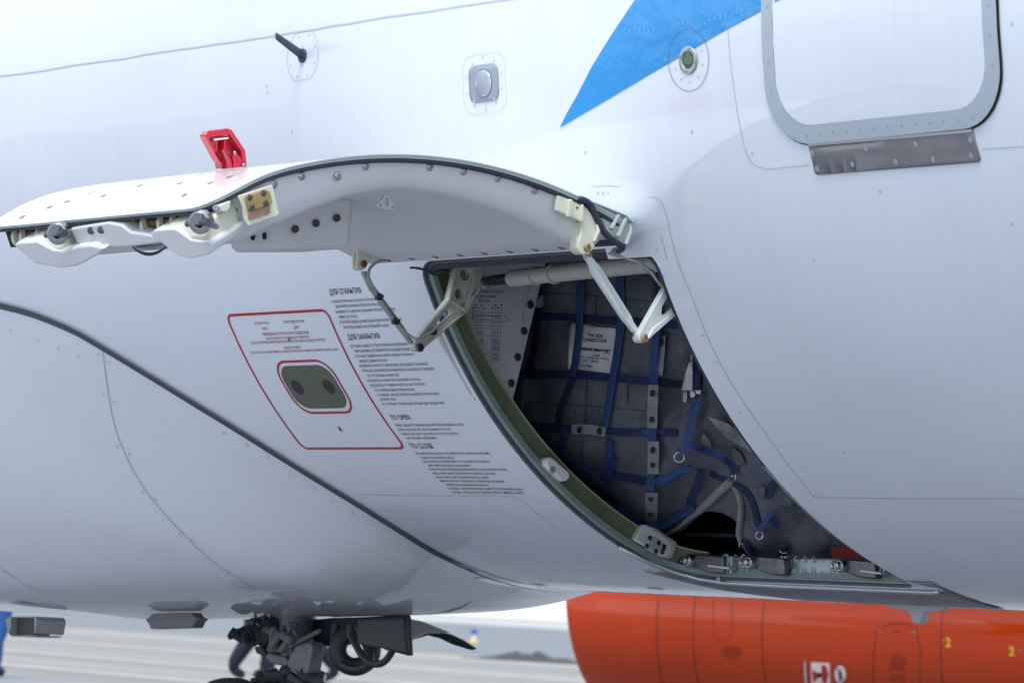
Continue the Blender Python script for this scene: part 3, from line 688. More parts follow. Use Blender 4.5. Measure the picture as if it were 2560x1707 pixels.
# drain hole oval and lower lips
g = G(); g.add(*prism(planepts([c7(*p) for p in circ(1770, 480, 22, 12, 16)], lambda x, y: W(x, y, .006)), (0, -.002, 0))); g.done('drain_hole', GAP, JAMB)
LIP = [(-9.34, 1.336), (-9.2, 1.345), (-8.7, 1.345), (-8.37, 1.343)]
g = G(); g.add(*tube([Sp(-9.50, 1.16, .004), Sp(-9.48, 1.22, .004), Sp(-9.44, 1.28, .004), Sp(-9.39, 1.318, .004), Sp(-9.3, 1.338, .004), Sp(-9.0, 1.343, .005), Sp(-8.34, 1.343, .006), Sp(-8.31, 1.338, .004)], .0075, 8))
g.done('sill_bead', M('anodised edge bead', (.5, .53, .57), .3, .7), JAMB, smooth=True)
sc = [hit(*p) for p in [(1606, 1424), (1640, 1431), (1664, 1424)]]+[(-9.46, 1.30), (-9.40, 1.345), (-9.3, 1.352), (-8.3, 1.352), (-8.27, 1.32), hit(2268, 1452), hit(2330, 1455), hit(2437, 1500), (-8.30, 1.5), (-9.22, 1.5), (-9.45, 1.4)]
sheet('sill_scuff_plate', sc, [], .0035, SCUFF, JAMB, step=.06, thick=.002)
g = G(); strip(g, [hit(1664, 1424), hit(1606, 1423)], .006, .005); strip(g, [hit(2268, 1451), hit(2335, 1454)], .006, .005); g.done('plate_edge', WHITE2, JAMB, smooth=True)
g = G()
for k in range(34): spot(g, -9.3+.03*k, 1.40+.004*math.sin(k*2), .0022, .0044)
g.done('plate_rivets', LINE, JAMB, smooth=True)
# pale stop block and bracket on the forward jamb (plane x)
J = lambda x, y, d=0: PX(x, y, -9.497+d)
c5 = lambda x, y: (1250+x/2.6133, 950+y/2.6133)
g = G(); g.add(*prism(planepts([c5(*p) for p in [(244, 535), (262, 506), (285, 502), (398, 600), (402, 628), (382, 656), (355, 660), (330, 640), (250, 560)]], lambda x, y: J(x, y, .0)), (.045, 0, 0)))
b = g.done('stop_block', M('white nylon block', (.72, .73, .76), .4), JAMB, bevel=.006)
g = G(); bolt(g, J(*c5(342, 585), .044), AX, .012, .003, 16); g.done('block_screw', GREYP, b)
g = G(); g.add(*prism(planepts([c5(*p) for p in [(835, 1045), (880, 955), (905, 940), (985, 970), (1118, 1058), (1080, 1160), (1062, 1168), (1010, 1150)]], lambda x, y: J(x, y, -.01)), (.035, 0, 0)))
g.add(*prism(planepts([c5(*p) for p in [(940, 1100), (985, 985), (1000, 985), (1095, 1050), (1068, 1150), (1050, 1158)]], lambda x, y: J(x, y, .02)), (.026, 0, 0)))
b = g.done('hinge_bracket', M('off white fitting', (.58, .62, .6), .4, 0, 0, .06, 20), JAMB, bevel=.005)
g = G(); g.add(*prism(planepts([c5(*p) for p in [(945, 1090), (982, 1008), (1055, 1055), (1022, 1142)]], lambda x, y: J(x, y, .046)), (.006, 0, 0))); pl = g.done('bracket_plate', M('grey steel insert', (.45, .48, .48), .4, .3), b, bevel=.003)
g = G()
for p in ((978, 1030), (1034, 1064), (958, 1082), (1017, 1116)): bolt(g, J(*c5(*p), .051), AX, .0085, .003)
g.done('bracket_bolt', STEELD, b)
g = G(); g.add(*prism(planepts([c5(*p) for p in [(1062, 1068), (1084, 1078), (1062, 1140), (1042, 1132)]], lambda x, y: J(x, y, .047)), (.004, 0, 0))); g.done('bracket_shim', STEEL, b)
g = G()
for k in range(14): bolt(g, J(1290+(k*14), 1140+k*12+k*k*.2, .001), AX, .004, .003, 8)
# liner wall with the loading placard (plane x = -9.53)
LN = lambda x, y, d=0: PX(x, y, -9.53+d)
g = G(); g.add(*prism(planepts([(1075, 640), (1368, 640), (1365, 655), (1266, 1068), (1180, 985), (1100, 850), (1062, 700)], LN), (-.012, 0, 0)))
wl = g.done('wall_panel', LINERG, JAMB, bevel=.002)
g = G()
for p in ((1325, 762), (1309, 828), (1293, 893), (1277, 958), (1261, 1024), (1344, 690)): bolt(g, LN(*p, .0), AX, .013, .006, 16)
g.done('panel_bolt', M('dark bronze bolt', (.12, .1, .1), .35, .8), wl)
c4 = lambda x, y: (1000+x/3.3571, 600+y/3.3571)
g = G(); LT = lambda x, y: LN(x, y, .0012)
for s, a, b_, x1, y1, h_ in (("СХЕМА", 640, 398, 762, 402, 20), ("ЗАГРУЗКИ ГРУЗОВЫХ ОТСЕКОВ", 545, 440, 863, 446, 22), ("CARGO BAY LOADING", 590, 482, 810, 486, 22), ("RRJ-95B", 664, 519, 748, 522, 22), ("ЗАДНИЙ БГО", 620, 693, 692, 697, 12), ("AFT CARGO BAY", 612, 719, 700, 722, 11), ("ПЕРЕДНИЙ БГО", 765, 700, 848, 702, 12), ("FORWARD CARGO BAY", 750, 725, 862, 729, 11), ("№ СЕКЦИИ", 522, 762, 592, 764, 17), ("№ SECT", 530, 786, 582, 788, 16), ("МАКСИМАЛЬНАЯ", 504, 838, 606, 841, 15), ("ЗАГРУЗКА  кг", 506, 860, 590, 862, 15), ("MAX. LOAD  lb", 506, 903, 592, 906, 14), ("ОБЩ. ЗАГРУЗКА кг", 512, 965, 603, 966, 11), ("TOTAL LOAD lb", 520, 993, 603, 996, 12), ("2255", 622, 970, 676, 972, 22), ("4975", 622, 998, 676, 1000, 22), ("1945", 777, 976, 823, 978, 22), ("4290", 777, 1004, 826, 1006, 22), ("42 41 32 31", 614, 778, 694, 782, 18), ("13 12 11", 776, 784, 838, 786, 18)):
    ptext(g, s, c4(a, b_), c4(x1, y1), h_/3.3571, LT, bold=0)
def vtext(g, s, x, y, h, w_, fn):
    vs, fs = textmesh(s, 0); o = fn(*c4(x, y)); u = fn(*c4(x, y-h))-o; v = fn(*c4(x-w_, y))-o; g.add([o+u*a+v*b for a, b in vs], fs)
for i, (a, b_) in enumerate((("490", "1080"), ("440", "970"), ("775", "1710"), ("550", "1215"))): vtext(g, a, 622+i*23, 872, 42, 14, LT); vtext(g, b_, 622+i*23, 932, 50, 14, LT)
for i, (a, b_) in enumerate((("775", "1710"), ("580", "1280"), ("590", "1300"))): vtext(g, a, 788+i*22, 876, 42, 14, LT); vtext(g, b_, 788+i*22, 936, 50, 14, LT)
def pline(g, P, wpx, fn, cl=False):
    P = P+[P[0]] if cl else P
    for a, b in zip(P, P[1:]):
        dx, dy = b[0]-a[0], b[1]-a[1]; L = math.hypot(dx, dy) or 1; nx_, ny_ = -dy/L*wpx/2, dx/L*wpx/2
        g.add([fn(*c4(a[0]+nx_, a[1]+ny_)), fn(*c4(b[0]+nx_, b[1]+ny_)), fn(*c4(b[0]-nx_, b[1]-ny_)), fn(*c4(a[0]-nx_, a[1]-ny_))], [(0, 1, 2, 3)])
for P in ([(504, 730), (845, 747)], [(504, 792), (843, 808)], [(500, 940), (840, 953)], [(498, 998), (836, 1016)], [(504, 730), (500, 998)], [(610, 735), (603, 1003)], [(697, 740), (690, 1008)], [(771, 744), (764, 1012)], [(845, 747), (836, 1016)], [(632, 736), (628, 940)], [(654, 738), (649, 940)], [(676, 739), (671, 942)], [(795, 745), (790, 950)], [(820, 746), (814, 951)], [(862, 1051), (904, 1053)], [(1020, 700), (1135, 160)]): pline(g, P, 2.0, LT)
for P, cl in (([(560, 588), (590, 600), (640, 607), (860, 612), (895, 635), (912, 660), (910, 677), (880, 680), (640, 668), (590, 655), (550, 630)], 0), ([(630, 626), (840, 636)], 0), ([(632, 634), (840, 642)], 0), ([(610, 600), (608, 660)], 0), ([(612, 615), (612, 645), (628, 650)], 0), ([(845, 628), (860, 640), (856, 656)], 0), ([(632, 645), (700, 647), (700, 668)], 0), ([(770, 650), (850, 655)], 0), ([(868, 640), (888, 642)], 0)): pline(g, P, 2.6, LT, cl)
for x in (615, 634, 655, 683, 704, 775, 802, 822, 850): pline(g, [(x, 545 if x in (634, 683, 802, 850) else 570), (x-4, 690)], 1.8, LT); pline(g, [(x-11, 545 if x in (634, 683, 802, 850) else 568), (x+11, 546 if x in (634, 683, 802, 850) else 569)], 6, LT)
g.done('loading_chart', BLK, wl)
g = G(); g.add(*prism(planepts([(1352, 738), (1358, 738), (1360, 762), (1352, 770), (1338, 765), (1342, 752)], lambda x, y: PX(x, y, -9.60)), (-.02, 0, 0))); g.done('wall_bracket', GREYP, JAMB, bevel=.002)
# green intermediate post seen behind the gooseneck arm
g = G(); g.add(*prism(planepts([(1040, 655), (1105, 655), (1098, 700), (1108, 830), (1085, 800), (1052, 720)], lambda x, y: PX(x, y, -9.56)), (-.03, 0, 0))); g.done('hinge_well', SEALG, JAMB, bevel=.003)
g = G(); g.add(*prism(planepts([(1098, 680), (1128, 675), (1118, 800), (1135, 870), (1108, 830)], lambda x, y: PX(x, y, -9.523)), (-.03, 0, 0))); g.done('hinge_post', GREENL, JAMB, bevel=.003)

# ================================================================== open cargo door
DC = (-2.252, -2.337); DR = 1.784; DA0, DA1 = 69.2, 116.6
DX0, DX1 = -9.575, -8.372
def D(x, a, n=0):
    r = DR-n-(.029*((a-108)/8)**2 if a > 108 else 0); a = math.radians(a); return Vector((x+XO, DC[0]+r*math.cos(a), ZO+DC[1]+r*math.sin(a)))
KA = math.degrees(1/DR)          # degrees per metre of arc
CD = child('cargo_door'); CD.parent = PLANE; WLOC[CD.name] = Vector((0, 0, 0))
def dsheet(name, loop, holes, n, mat, par, step=.05, thick=0, side=1):
    S = lambda L: [(a, b/KA) for a, b in L]
    v, fs, _ = cdt(S(loop), [S(h) for h in holes], step)
    V = [D(x, t*KA, n) for x, t in v]; N = [Vector((0, math.cos(math.radians(t*KA)), math.sin(math.radians(t*KA))))*side for x, t in v]; out = []
    for t in fs:
        a, b, c = V[t[0]], V[t[1]], V[t[2]]; out.append(t if (b-a).cross(c-a).dot(N[t[0]]) > 0 else t[::-1])
    o = mk(name, V, out, mat, par, nor=N); WLOC[o.name] = Vector((0, 0, 0))
    if thick: s = o.modifiers.new('thickness', 'SOLIDIFY'); s.thickness = thick; s.offset = -1
    return o
# door outline: rounded free corners, cranked hinge edge
DL = rrect(DX0, DA0, DX1, DA1, .13, 10, KA, rs=(.12, .06, .05, .05))
dsheet('door_skin', DL, [], 0, WHITE2, CD, step=.05)
def dloop(inset, rs=None):
    rs = rs or (.12, .14, .05, .05)
    return rrect(DX0+inset, DA0+inset*KA, DX1-inset, DA1-inset*KA, .1, 10, KA, rs=tuple(max(r-inset, .01) for r in rs))
def dwall(g, L0, n0, L1, n1, sub=1):
    n = len(L0); vs = [D(x, a, n0) for x, a in L0]+[D(x, a, n1) for x, a in L1]; g.add(vs, [(i, (i+1) % n, n+(i+1) % n, n+i) for i in range(n)])
def ddense(L, st=.03):
    o = []
    for i in range(len(L)):
        a, b = L[i], L[(i+1) % len(L)]; k = max(1, int(math.hypot(b[0]-a[0], (b[1]-a[1])/KA)/st))
        for t in range(k): o.append((a[0]+(b[0]-a[0])*t/k, a[1]+(b[1]-a[1])*t/k))
    return o
def dl2(inset): 
    # the same number of points for each inset
    return [(x, a) for x, a in DLD(inset)]
_base = ddense(DL); cxm = (DX0+DX1)/2; cam_ = (DA0+DA1)/2
def DLD(inset):
    o = []; n = len(_base)
    for i in range(n):
        a = _base[i-2]; b = _base[(i+2) % n]; dx, dy = b[0]-a[0], (b[1]-a[1])/KA; L = math.hypot(dx, dy); nx_, ny_ = -dy/L, dx/L
        x, y = _base[i][0]+nx_*inset, _base[i][1]/KA+ny_*inset; o.append((x, y*KA))
    return o
g = G(); dwall(g, DLD(0), 0, DLD(0.001), .004); dwall(g, DLD(.001), .004, DLD(.005), .005); dwall(g, DLD(.005), .005, DLD(.006), .0105); dwall(g, DLD(.006), .0105, DLD(.02), .0115)
g.done('door_rim', PALE, CD, auto=50)
ZL = DLD(.014)
pth = [D(x, a, .024) for x, a in ZL]
n = len(pth); m = 8
vs, fs = [], []
La, Lb = DLD(.004), DLD(.024)
for i in range(n):
    for k in range(m):
        q = 2*pi*k/m; t = .5+.5*math.cos(q)
        x = La[i][0]*(1-t)+Lb[i][0]*t; a = La[i][1]*(1-t)+Lb[i][1]*t
        vs.append(D(x, a, .0165+.006*math.sin(q)))
for i in range(n):
    for k in range(m): fs.append((i*m+k, i*m+(k+1) % m, ((i+1) % n)*m+(k+1) % m, ((i+1) % n)*m+k))
G().add(vs, fs).done('door_seal', SEAL, CD, smooth=True)
# inner liner pan
g = G(); vs = []; fs = []; nx_, na = 72, 90
for i in range(nx_+1):
    for j in range(na+1):
        x = DX0+.03+(DX1-.022-DX0-.03)*i/nx_; a = DA0+1.0+(DA1-1.2-DA0-1.0)*j/na
        # follow rounded corners at the free edge
        for cx_, sx in ((DX1-.022, 1),):
            r = .11; ex = (x-(cx_-sx*r))*sx; ey = (a-(DA1-1.2))/KA+r
            if ex > 0 and ey > 0:
                m_ = max(ex, ey); L = math.hypot(ex, ey); 
                if L > 1e-6: x = cx_-sx*r+sx*ex*m_/L; a = (DA1-1.2)+(ey*m_/L-r)*KA
        vs.append(Vector((x, a, 0)))
P3 = []
for v in vs:
    x, a = v.x, v.y
    # distance to rounded boundary
    e = min(x-(DX0+.03), (DX1-.022)-x, (a-(DA0+1.0))/KA, ((DA1-1.2)-a)/KA)
    for cx_, sx in ((DX1-.022, 1),):
        ex = (x-(cx_-sx*.11))*sx; ey = (a-(DA1-1.2))/KA+.11
        if ex > 0 and ey > 0: e = .11-math.hypot(ex, ey)
    D0 = [(60, .1), (69, .10), (74, .118), (80, .108), (88, .098), (95, .092), (100, .105), (104, .125), (108, .145), (112, .15), (125, .13)]
    for (p, q), (r, s) in zip(D0, D0[1:]):
        if p <= a <= r: base = q+(s-q)*(a-p)/(r-p)
    t = min(max(e/.05, 0), 1); t = math.sin(t*pi/2)**.8
    # shallow recess along the middle of the free edge between the latches
    P3.append(D(x, a, .0215+(base-.0215)*t))
for i in range(nx_):
    for j in range(na): fs.append((i*(na+1)+j, (i+1)*(na+1)+j, (i+1)*(na+1)+j+1, i*(na+1)+j+1))
LNR = G().add(P3, fs).done('door_liner', LINER, CD, smooth=True)
# screws round the aft side and dimpled holes along the hinge side
g = G()
for px, py in ((755, 440), (845, 440), (915, 415), (1075, 417), (1160, 428), (1245, 445), (1337, 475), (685, 460)):
    P = PX(px, py, DX1-.024); bolt(g, P-AX*.003, AX, .0115, .006, 14)
for px, py in ((595, 518),): bolt(g, PX(px, py, -8.42), AX, .012, .006, 14)
g.done('liner_screw', STEEL, CD)
g = G()
for k in range(8):
    x = DX0+.2+k*.122; P = D(x, DA0+3.4, .112); nn = (D(x, DA0+3.4, .2)-P).normalized(); bolt(g, P-nn*.002, nn, .013, .004, 14)
g.done('liner_dimple', STEELD, CD)
# handle housing box hanging under the liner
def dprism(loop, n0, n1, taper=1):
    c_ = (sum(p[0] for p in loop)/len(loop), sum(p[1] for p in loop)/len(loop)); m = len(loop)
    vs = [D(x, a, n0) for x, a in loop]+[D(c_[0]+(x-c_[0])*taper, c_[1]+(a-c_[1])*taper, n1) for x, a in loop]
    return vs, [(i, (i+1) % m, m+(i+1) % m, m+i) for i in range(m)]+[tuple(range(m-1, -1, -1)), tuple(range(m, 2*m))]
hb = G(); hb.add(*dprism([(-9.05, 91), (-8.8, 91), (-8.8, 100.5), (-8.83, 101.2), (-9.02, 101.2), (-9.05, 100.5)], .08, .235, .96))
HB = hb.done('handle_housing', LINER, CD, bevel=.02, seg=3)
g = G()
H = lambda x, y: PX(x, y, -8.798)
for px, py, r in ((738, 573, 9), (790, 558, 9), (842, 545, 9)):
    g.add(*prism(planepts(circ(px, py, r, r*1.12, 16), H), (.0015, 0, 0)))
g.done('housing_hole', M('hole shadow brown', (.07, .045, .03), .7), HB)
def FA(px, py, a):
    ar = math.radians(a); nrm = Vector((0, -math.sin(ar), math.cos(ar))); d = ray(px, py); o = D(0, a)
    return CAM+d*((o-CAM).dot(nrm)/d.dot(nrm))
AF = DA1+1.6
g = G()
for px, py in ((632, 592), (661, 590)):
    g.add(*prism(planepts(circ(px, py, 6, 10, 14), lambda x, y: FA(x, y, 101.35)), (FA(600, 600, 101.5)-FA(600, 600, 101.35))*.3))
g.done('housing_slot', GAP, HB)
def pod(name, pts, a0, a1, sc, dn):
    P = [FA(x, y, a0) for x, y in pts]; m = len(P); c_ = sum(P, Vector())/m
    vs = list(P); K = 6
    nn = (D(0, a0, .1)-D(0, a0, 0)).normalized()
    for k in range(1, K+1):
        t = k/K; a = a0+(a1-a0)*t; s = 1+(sc-1)*sm(t); cc = Vector((c_.x, 0, 0))
        # carry the section round the arc
        da = math.radians(a-a0); oy, oz = DC[0], ZO+DC[1]
        for p in P:
            q = c_+(p-c_)*s; y, z = q.y-oy, q.z-oz; y2 = y*math.cos(da)-z*math.sin(da); z2 = y*math.sin(da)+z*math.cos(da)
            q = Vector((q.x, y2+oy, z2+oz)); rad = Vector((0, y2, z2)).normalized(); vs.append(q+rad*dn*t)
    fs = [(k*m+i, k*m+(i+1) % m, (k+1)*m+(i+1) % m, (k+1)*m+i) for k in range(K) for i in range(m)]+[tuple(range(m-1, -1, -1)), tuple(range(K*m, K*m+m))]
    return G().add(vs, fs).done(name, LINER, CD, bevel=.007, seg=3, auto=50)
P1 = [(377, 583), (385, 576), (436, 572), (453, 583), (476, 600), (505, 604), (520, 602), (530, 612), (532, 630), (520, 638), (474, 647), (444, 640), (402, 607), (379, 592)]
P2 = [(34, 614), (42, 606), (92, 602), (111, 614), (132, 624), (160, 628), (191, 616), (225, 612), (262, 622), (240, 640), (210, 657), (187, 667), (153, 671), (88, 660), (50, 629)]
PM = [(174, 571), (222, 563), (268, 556), (302, 562), (325, 580), (378, 588), (413, 596), (420, 606), (380, 611), (329, 617), (230, 622), (205, 616), (191, 606)]
pod('latch_pod', P1, AF-.6, 105, .75, .05); pod('latch_pod', P2, AF-.6, 105, .75, .05); pm = pod('edge_panel', PM, AF-1.4, 113, .97, .0)
g = G()
for px, py in ((228, 576), (253, 574)): P = FA(px, py, AF-1.35); bolt(g, P, P-FA(px, py, AF-1.6), .0115, .005, 14)
g.done('panel_screw', STEELD, pm)
# dark strip paints in the recess shade behind the latches along the free edge
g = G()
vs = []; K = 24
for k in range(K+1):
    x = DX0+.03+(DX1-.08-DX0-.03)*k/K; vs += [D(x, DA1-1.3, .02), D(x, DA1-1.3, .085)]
g.add(vs, [(2*k, 2*k+1, 2*k+3, 2*k+2) for k in range(K)]); g.done('latch_recess_shade', DARK, CD)
def xf(px): return DX1-(568-px)/476
def plate_xa(x, w, ca, cn, r, back):
    pts = []
    for k in range(13): q = math.radians(-95+190*k/12); pts.append((ca+r*math.cos(q)*KA*1.0, cn+r*math.sin(q)))
    pts += [(ca-back*KA, cn+r), (ca-back*KA, cn-r)]
    return prism([D(x, a, n) for a, n in pts], (w, 0, 0))
for (ox, nm) in ((0, 'a'), (-.86, 'b')):
    x0 = xf(366)+(0 if nm == 'a' else 0)
    g = G()
    xs = [xf(366), xf(407), xf(438)] if nm == 'a' else [xf(34), xf(55), xf(98)]
    for x in xs: g.add(*plate_xa(x, .014, DA1-1.6, .056, .030, .05))
    HK = g.done('latch_hook', CREAM, CD, bevel=.002)
    g = G(); a_, b_ = (388, 404) if nm == 'a' else (78, 95)
    for k in range(9):
        x = xf(a_)+(xf(b_)-xf(a_))*k/8; g.add(*lathe([(0, .022), (.003, .022)], D(x, DA1-1.8, .056), AX, 18))
    g.add(*rod(D(xs[0], DA1-1.8, .056), D(xs[2], DA1-1.8, .056), .018, 16)); g.done('latch_spring', BRONZE, HK)
    # cam housing with machined cam
    xc = xf(455) if nm == 'a' else xf(112)
    g = G(); xe = .2 if nm == 'a' else .17
    g.add(*prism([D(xc, a, n) for a, n in ((DA1-3, .03), (DA1+.2, .035), (DA1+.9, .07), (DA1+.3, .10), (DA1-1.5, .115), (DA1-3, .115))], (xe, 0, 0))); g.done('cam_housing', CREAM if 1 else 0, HK, bevel=.008)
    cxp, cyp = (499, 557) if nm == 'a' else (143, 585)
    P = FA(cxp, cyp, AF+.1); dn = (FA(cxp, cyp, AF+.3)-FA(cxp, cyp, AF+.1)); ax = Vector((.55, -.75, -.25)).normalized()
    g = G(); g.add(*lathe([(-.03, .031), (0, .031), (.004, .028), (.004, .013), (-.01, .011), (-.01, 0)], P, ax, 26))
    u_, v_ = frame(ax); g.add(*prism([P+ax*.004+u_*a+v_*b for a, b in ((-.012, -.03), (.012, -.03), (.012, .004), (-.012, .004))], ax*.008)); g.done('latch_cam', STEEL, HK, bevel=.002)
    g = G(); g.add(*rod(P-AX*.06, P+AX*.035, .009, 14)); g.add(*lathe([(0, .012), (.01, .012)], P+AX*.03, AX, 6)); g.done('cam_shaft', STEELD, HK)
g = G(); g.add(*prism([PX(x, y, DX1-.04) for x, y in ((535, 515), (562, 503), (560, 522), (552, 530), (538, 530))], (.03, 0, 0))); g.done('corner_lug', CREAM, CD, bevel=.002)
g = G(); bolt(g, PX(541, 521, DX1-.005), Vector((.7, -.7, 0)), .009, .01); bolt(g, PX(540, 565, DX1-.005), Vector((.7, -.7, 0)), .01, .01); g.done('corner_bolt', STEEL, CD)
# striker plate with gold block near the aft free corner
GP = lambda x, y, d=0: PX(x, y, DX1-.004+d)
g = G(); g.add(*prism([GP(*p) for p in ((592, 490), (610, 484), (677, 462), (694, 537), (688, 541), (617, 566), (606, 545), (603, 515))], (.007, 0, 0))); SP_ = g.done('striker_plate', CREAM, CD, bevel=.002)
g = G(); g.add(*prism([GP(x, y, .007) for x, y in ((615, 487), (660, 474), (668, 478), (676, 508), (671, 513), (624, 528), (616, 524), (610, 493))], (.012, 0, 0))); gb = g.done('gold_block', GOLD, SP_, bevel=.003)
g = G(); g.add(*prism([GP(x, y, .007) for x, y in ((618, 529), (672, 513), (673, 533), (621, 550))], (.006, 0, 0))); g.done('gold_shim', M('worn copper shim', (.42, .27, .17), .35, .5, 0, .2, 30), SP_, bevel=.002)
g = G()
for px, py in ((624, 494), (658, 483), (630, 519), (664, 508)): bolt(g, GP(px, py, .0185), AX, .0085, .003, 14)
g.done('block_bolt', STEELD, gb)
# hinge end fitting with ribs
c6 = lambda x, y: (1350+x/3.485, 450+y/3.485)
HF = lambda x, y, d=0: PX(*c6(x, y), DX1+d)
g = G(); g.add(*prism([HF(*p, -.012) for p in ((352, 150), (440, 188), (560, 240), (715, 300), (800, 365), (803, 380), (770, 392), (776, 440), (735, 565), (700, 545), (640, 505), (580, 430), (520, 300), (480, 240), (430, 205))], (-.05, 0, 0)))
HE = g.done('hinge_fitting', PALE, CD, bevel=.003)
g = G()
for q in ([(500, 225), (665, 290), (645, 330), (600, 400), (575, 395), (530, 300)], [(680, 300), (725, 340), (655, 480), (615, 440)], [(735, 350), (768, 375), (770, 440), (730, 535), (690, 500)]):
    g.add(*prism([HF(*p, -.0115) for p in q], (.001, 0, 0)))
g.done('fitting_pocket', M('recess shade grey green', (.40, .46, .44), .5), HE)  # pockets are thin plates with the recess shade put into their colour
g = G()
for q in ([(352, 148), (440, 186), (715, 298), (800, 365), (796, 385), (715, 312), (560, 250), (490, 222), (440, 204), (350, 160)], [(655, 298), (675, 305), (612, 430), (596, 420)], [(718, 330), (738, 342), (668, 500), (650, 488)], [(765, 392), (779, 440), (738, 568), (724, 556), (765, 440)]):
    g.add(*prism([HF(*p, -.0115) for p in q], (.014, 0, 0)))
g.done('fitting_rib', PALE, HE, bevel=.002)
g = G(); path = smoothpath([tuple(HF(*p, -.002)) for p in ((340, 165), (400, 185), (445, 225), (480, 300), (530, 410), (590, 490), (660, 540), (715, 575))], 4); g.add(*tube(path, .0095, 10)); path = [HF(715, 575, -.01), HF(712, 600, -.03), HF(690, 612, -.09), HF(640, 620, -.2)]; g.add(*tube(path, .010, 8)); g.done('hinge_seal', SEAL, HE, smooth=True)
# long seal along the hinge edge
g = G(); vs = []
pp = [D(DX0+.02+(DX1-.06-DX0)*k/20, DA0+.3, .045) for k in range(21)]
g.add(*tube(pp, .022, 8)); g.done('hinge_edge_seal', SEAL, CD, smooth=True)
# door side brackets, links, gooseneck arms
def part(name, pts, cf, X, w, mat, par, holes=(), bevel=.003):
    g = G(); g.add(*prism([PX(*cf(*p), X) for p in pts], (-w, 0, 0), [[PX(*cf(*p), X) for p in h] for h in holes])); return g.done(name, mat, par, bevel=bevel)
BX = DX1+.004
BR = part('door_bracket', [(155, 130), (265, 165), (380, 215), (440, 280), (530, 445), (483, 540), (478, 585), (430, 645), (380, 652), (345, 630), (330, 590), (345, 500), (362, 470), (365, 360), (260, 320), (145, 265)], c6, BX-.010, .016, CREAM, CD)
part('bracket_flange', [(312, 560), (330, 370), (362, 360), (362, 480), (345, 500), (345, 600), (370, 652), (330, 630), (312, 600)], c6, BX-.028, .03, CREAM, BR)
part('bracket_rib', [(252, 165), (285, 170), (272, 330), (245, 320)], c6, BX+.004, .014, CREAM, BR)
part('bracket_rib', [(368, 210), (384, 218), (378, 370), (360, 362)], c6, BX+.004, .014, CREAM, BR)
part('bracket_rib', [(500, 380), (530, 442), (482, 545), (470, 530), (505, 445)], c6, BX+.001, .011, CREAM, BR)
g = G(); bolt(g, PX(*c6(407, 590), BX-.01), AX, .0125, .008, 16); g.done('bracket_pin', BRASS, BR)
g = G(); g.add(*prism([PX(*c6(*p), BX-.0095) for p in circ(323, 243, 8, 9, 12)], (.001, 0, 0))); g.done('bracket_hole', GAP, BR)
LK = part('stay_link', [(395, 655), (440, 650), (485, 705), (530, 755), (800, 1185), (818, 1232), (868, 1310), (828, 1328), (768, 1250), (735, 1215), (465, 805), (448, 740)], c6, DX1-.048, .018, ARMW, CD)
part('link_groove', [(497, 768), (515, 755), (770, 1165), (760, 1205), (735, 1190), (515, 800)], c6, DX1-.0475, .002, M('groove white', (.5, .55, .54), .4), LK, bevel=0)
g = G(); g.add(*tube([PX(*c6(391, 655), DX1-.055), PX(*c6(440, 655), DX1-.055)], .009, 10)); g.add(*tube([PX(*c6(823, 1330), DX1-.055), PX(*c6(868, 1322), DX1-.055)], .009, 10)); g.add(*rod(PX(*c6(850, 1320), DX1-.056), PX(*c6(852, 1385), DX1-.056), .006, 10)); g.done('link_swivel', BRASS, LK)
A2 = part('gooseneck_arm', [(862, 1340), (1050, 1010), (1085, 950), (1150, 880), (1300, 900), (1300, 1060), (1190, 1110), (1200, 1165), (1040, 1300), (942, 1402), (905, 1420), (870, 1402), (862, 1380)], c6, DX1-.03, .022, ARMW, CD, holes=[[(1135, 985), (1170, 990), (1230, 1010), (1180, 1105), (1110, 1165), (1078, 1182), (1060, 1160), (1065, 1115), (1100, 1050)]])
part('arm_flange', [(822, 1370), (838, 1340), (870, 1330), (1050, 1000), (1062, 1010), (880, 1340), (880, 1400), (865, 1422), (835, 1410)], c6, DX1-.058, .012, ARMW, A2)
part('arm_flange', [(930, 1400), (1205, 1160), (1195, 1130), (990, 1290), (940, 1370)], c6, DX1-.022, .008, ARMW, A2)
g = G(); bolt(g, PX(*c6(907, 1380), DX1-.03), AX, .013, .008, 16); g.done('arm_pin', BRASS, A2)
g = G()
g.add(*tube(smoothpath([tuple(PX(*c6(x, y), DX1-.09+.03*i/6)) for i, (x, y) in enumerate(((590, 640), (680, 650), (760, 690), (830, 708), (900, 740), (960, 782)))], 4), .0028, 6))
WR = g.done('stay_cable', CABLE, CD, smooth=True)
g = G(); g.add(*tube([PX(*c6(605, 640), DX1-.09), PX(*c6(650, 640), DX1-.085), PX(*c6(700, 665), DX1-.08)], [.004, .009, .005], 8)); g.done('cable_braid', M('braided sleeve', (.4, .4, .4), .5, .4), WR)
g = G(); g.add(*tube([PX(*c6(960, 785), DX1-.06), PX(*c6(975, 800), DX1-.06), PX(*c6(1025, 875), DX1-.05)], [.004, .0065, .006], 10)); g.done('cable_end', STEEL, WR)
g = G(); g.add(*tube([PX(*c6(1022, 870), DX1-.05), PX(*c6(1050, 900), DX1-.05), PX(*c6(1080, 935), DX1-.045), PX(*c6(1072, 965), DX1-.045)], [.006, .0075, .006, .004], 8)); g.done('cable_hook', M('yellow brass hook', (.5, .42, .12), .35, .6), WR)
c2 = lambda x, y: (800+x/2.6133, 300+y/2.6133)
XF = -9.42
B2 = part('door_bracket', [(245, 828), (300, 845), (345, 892), (318, 935), (300, 970), (272, 985), (245, 978), (240, 950), (248, 900)], c2, XF+.02, .012, CREAM, CD)
part('bracket_flange', [(220, 965), (222, 885), (240, 830), (256, 845), (248, 960), (262, 985), (235, 982)], c2, XF-.008, .012, CREAM, B2)
g = G(); bolt(g, PX(*c2(284, 940), XF+.02), AX, .011, .007, 14); g.done('bracket_pin', BRONZE, B2)
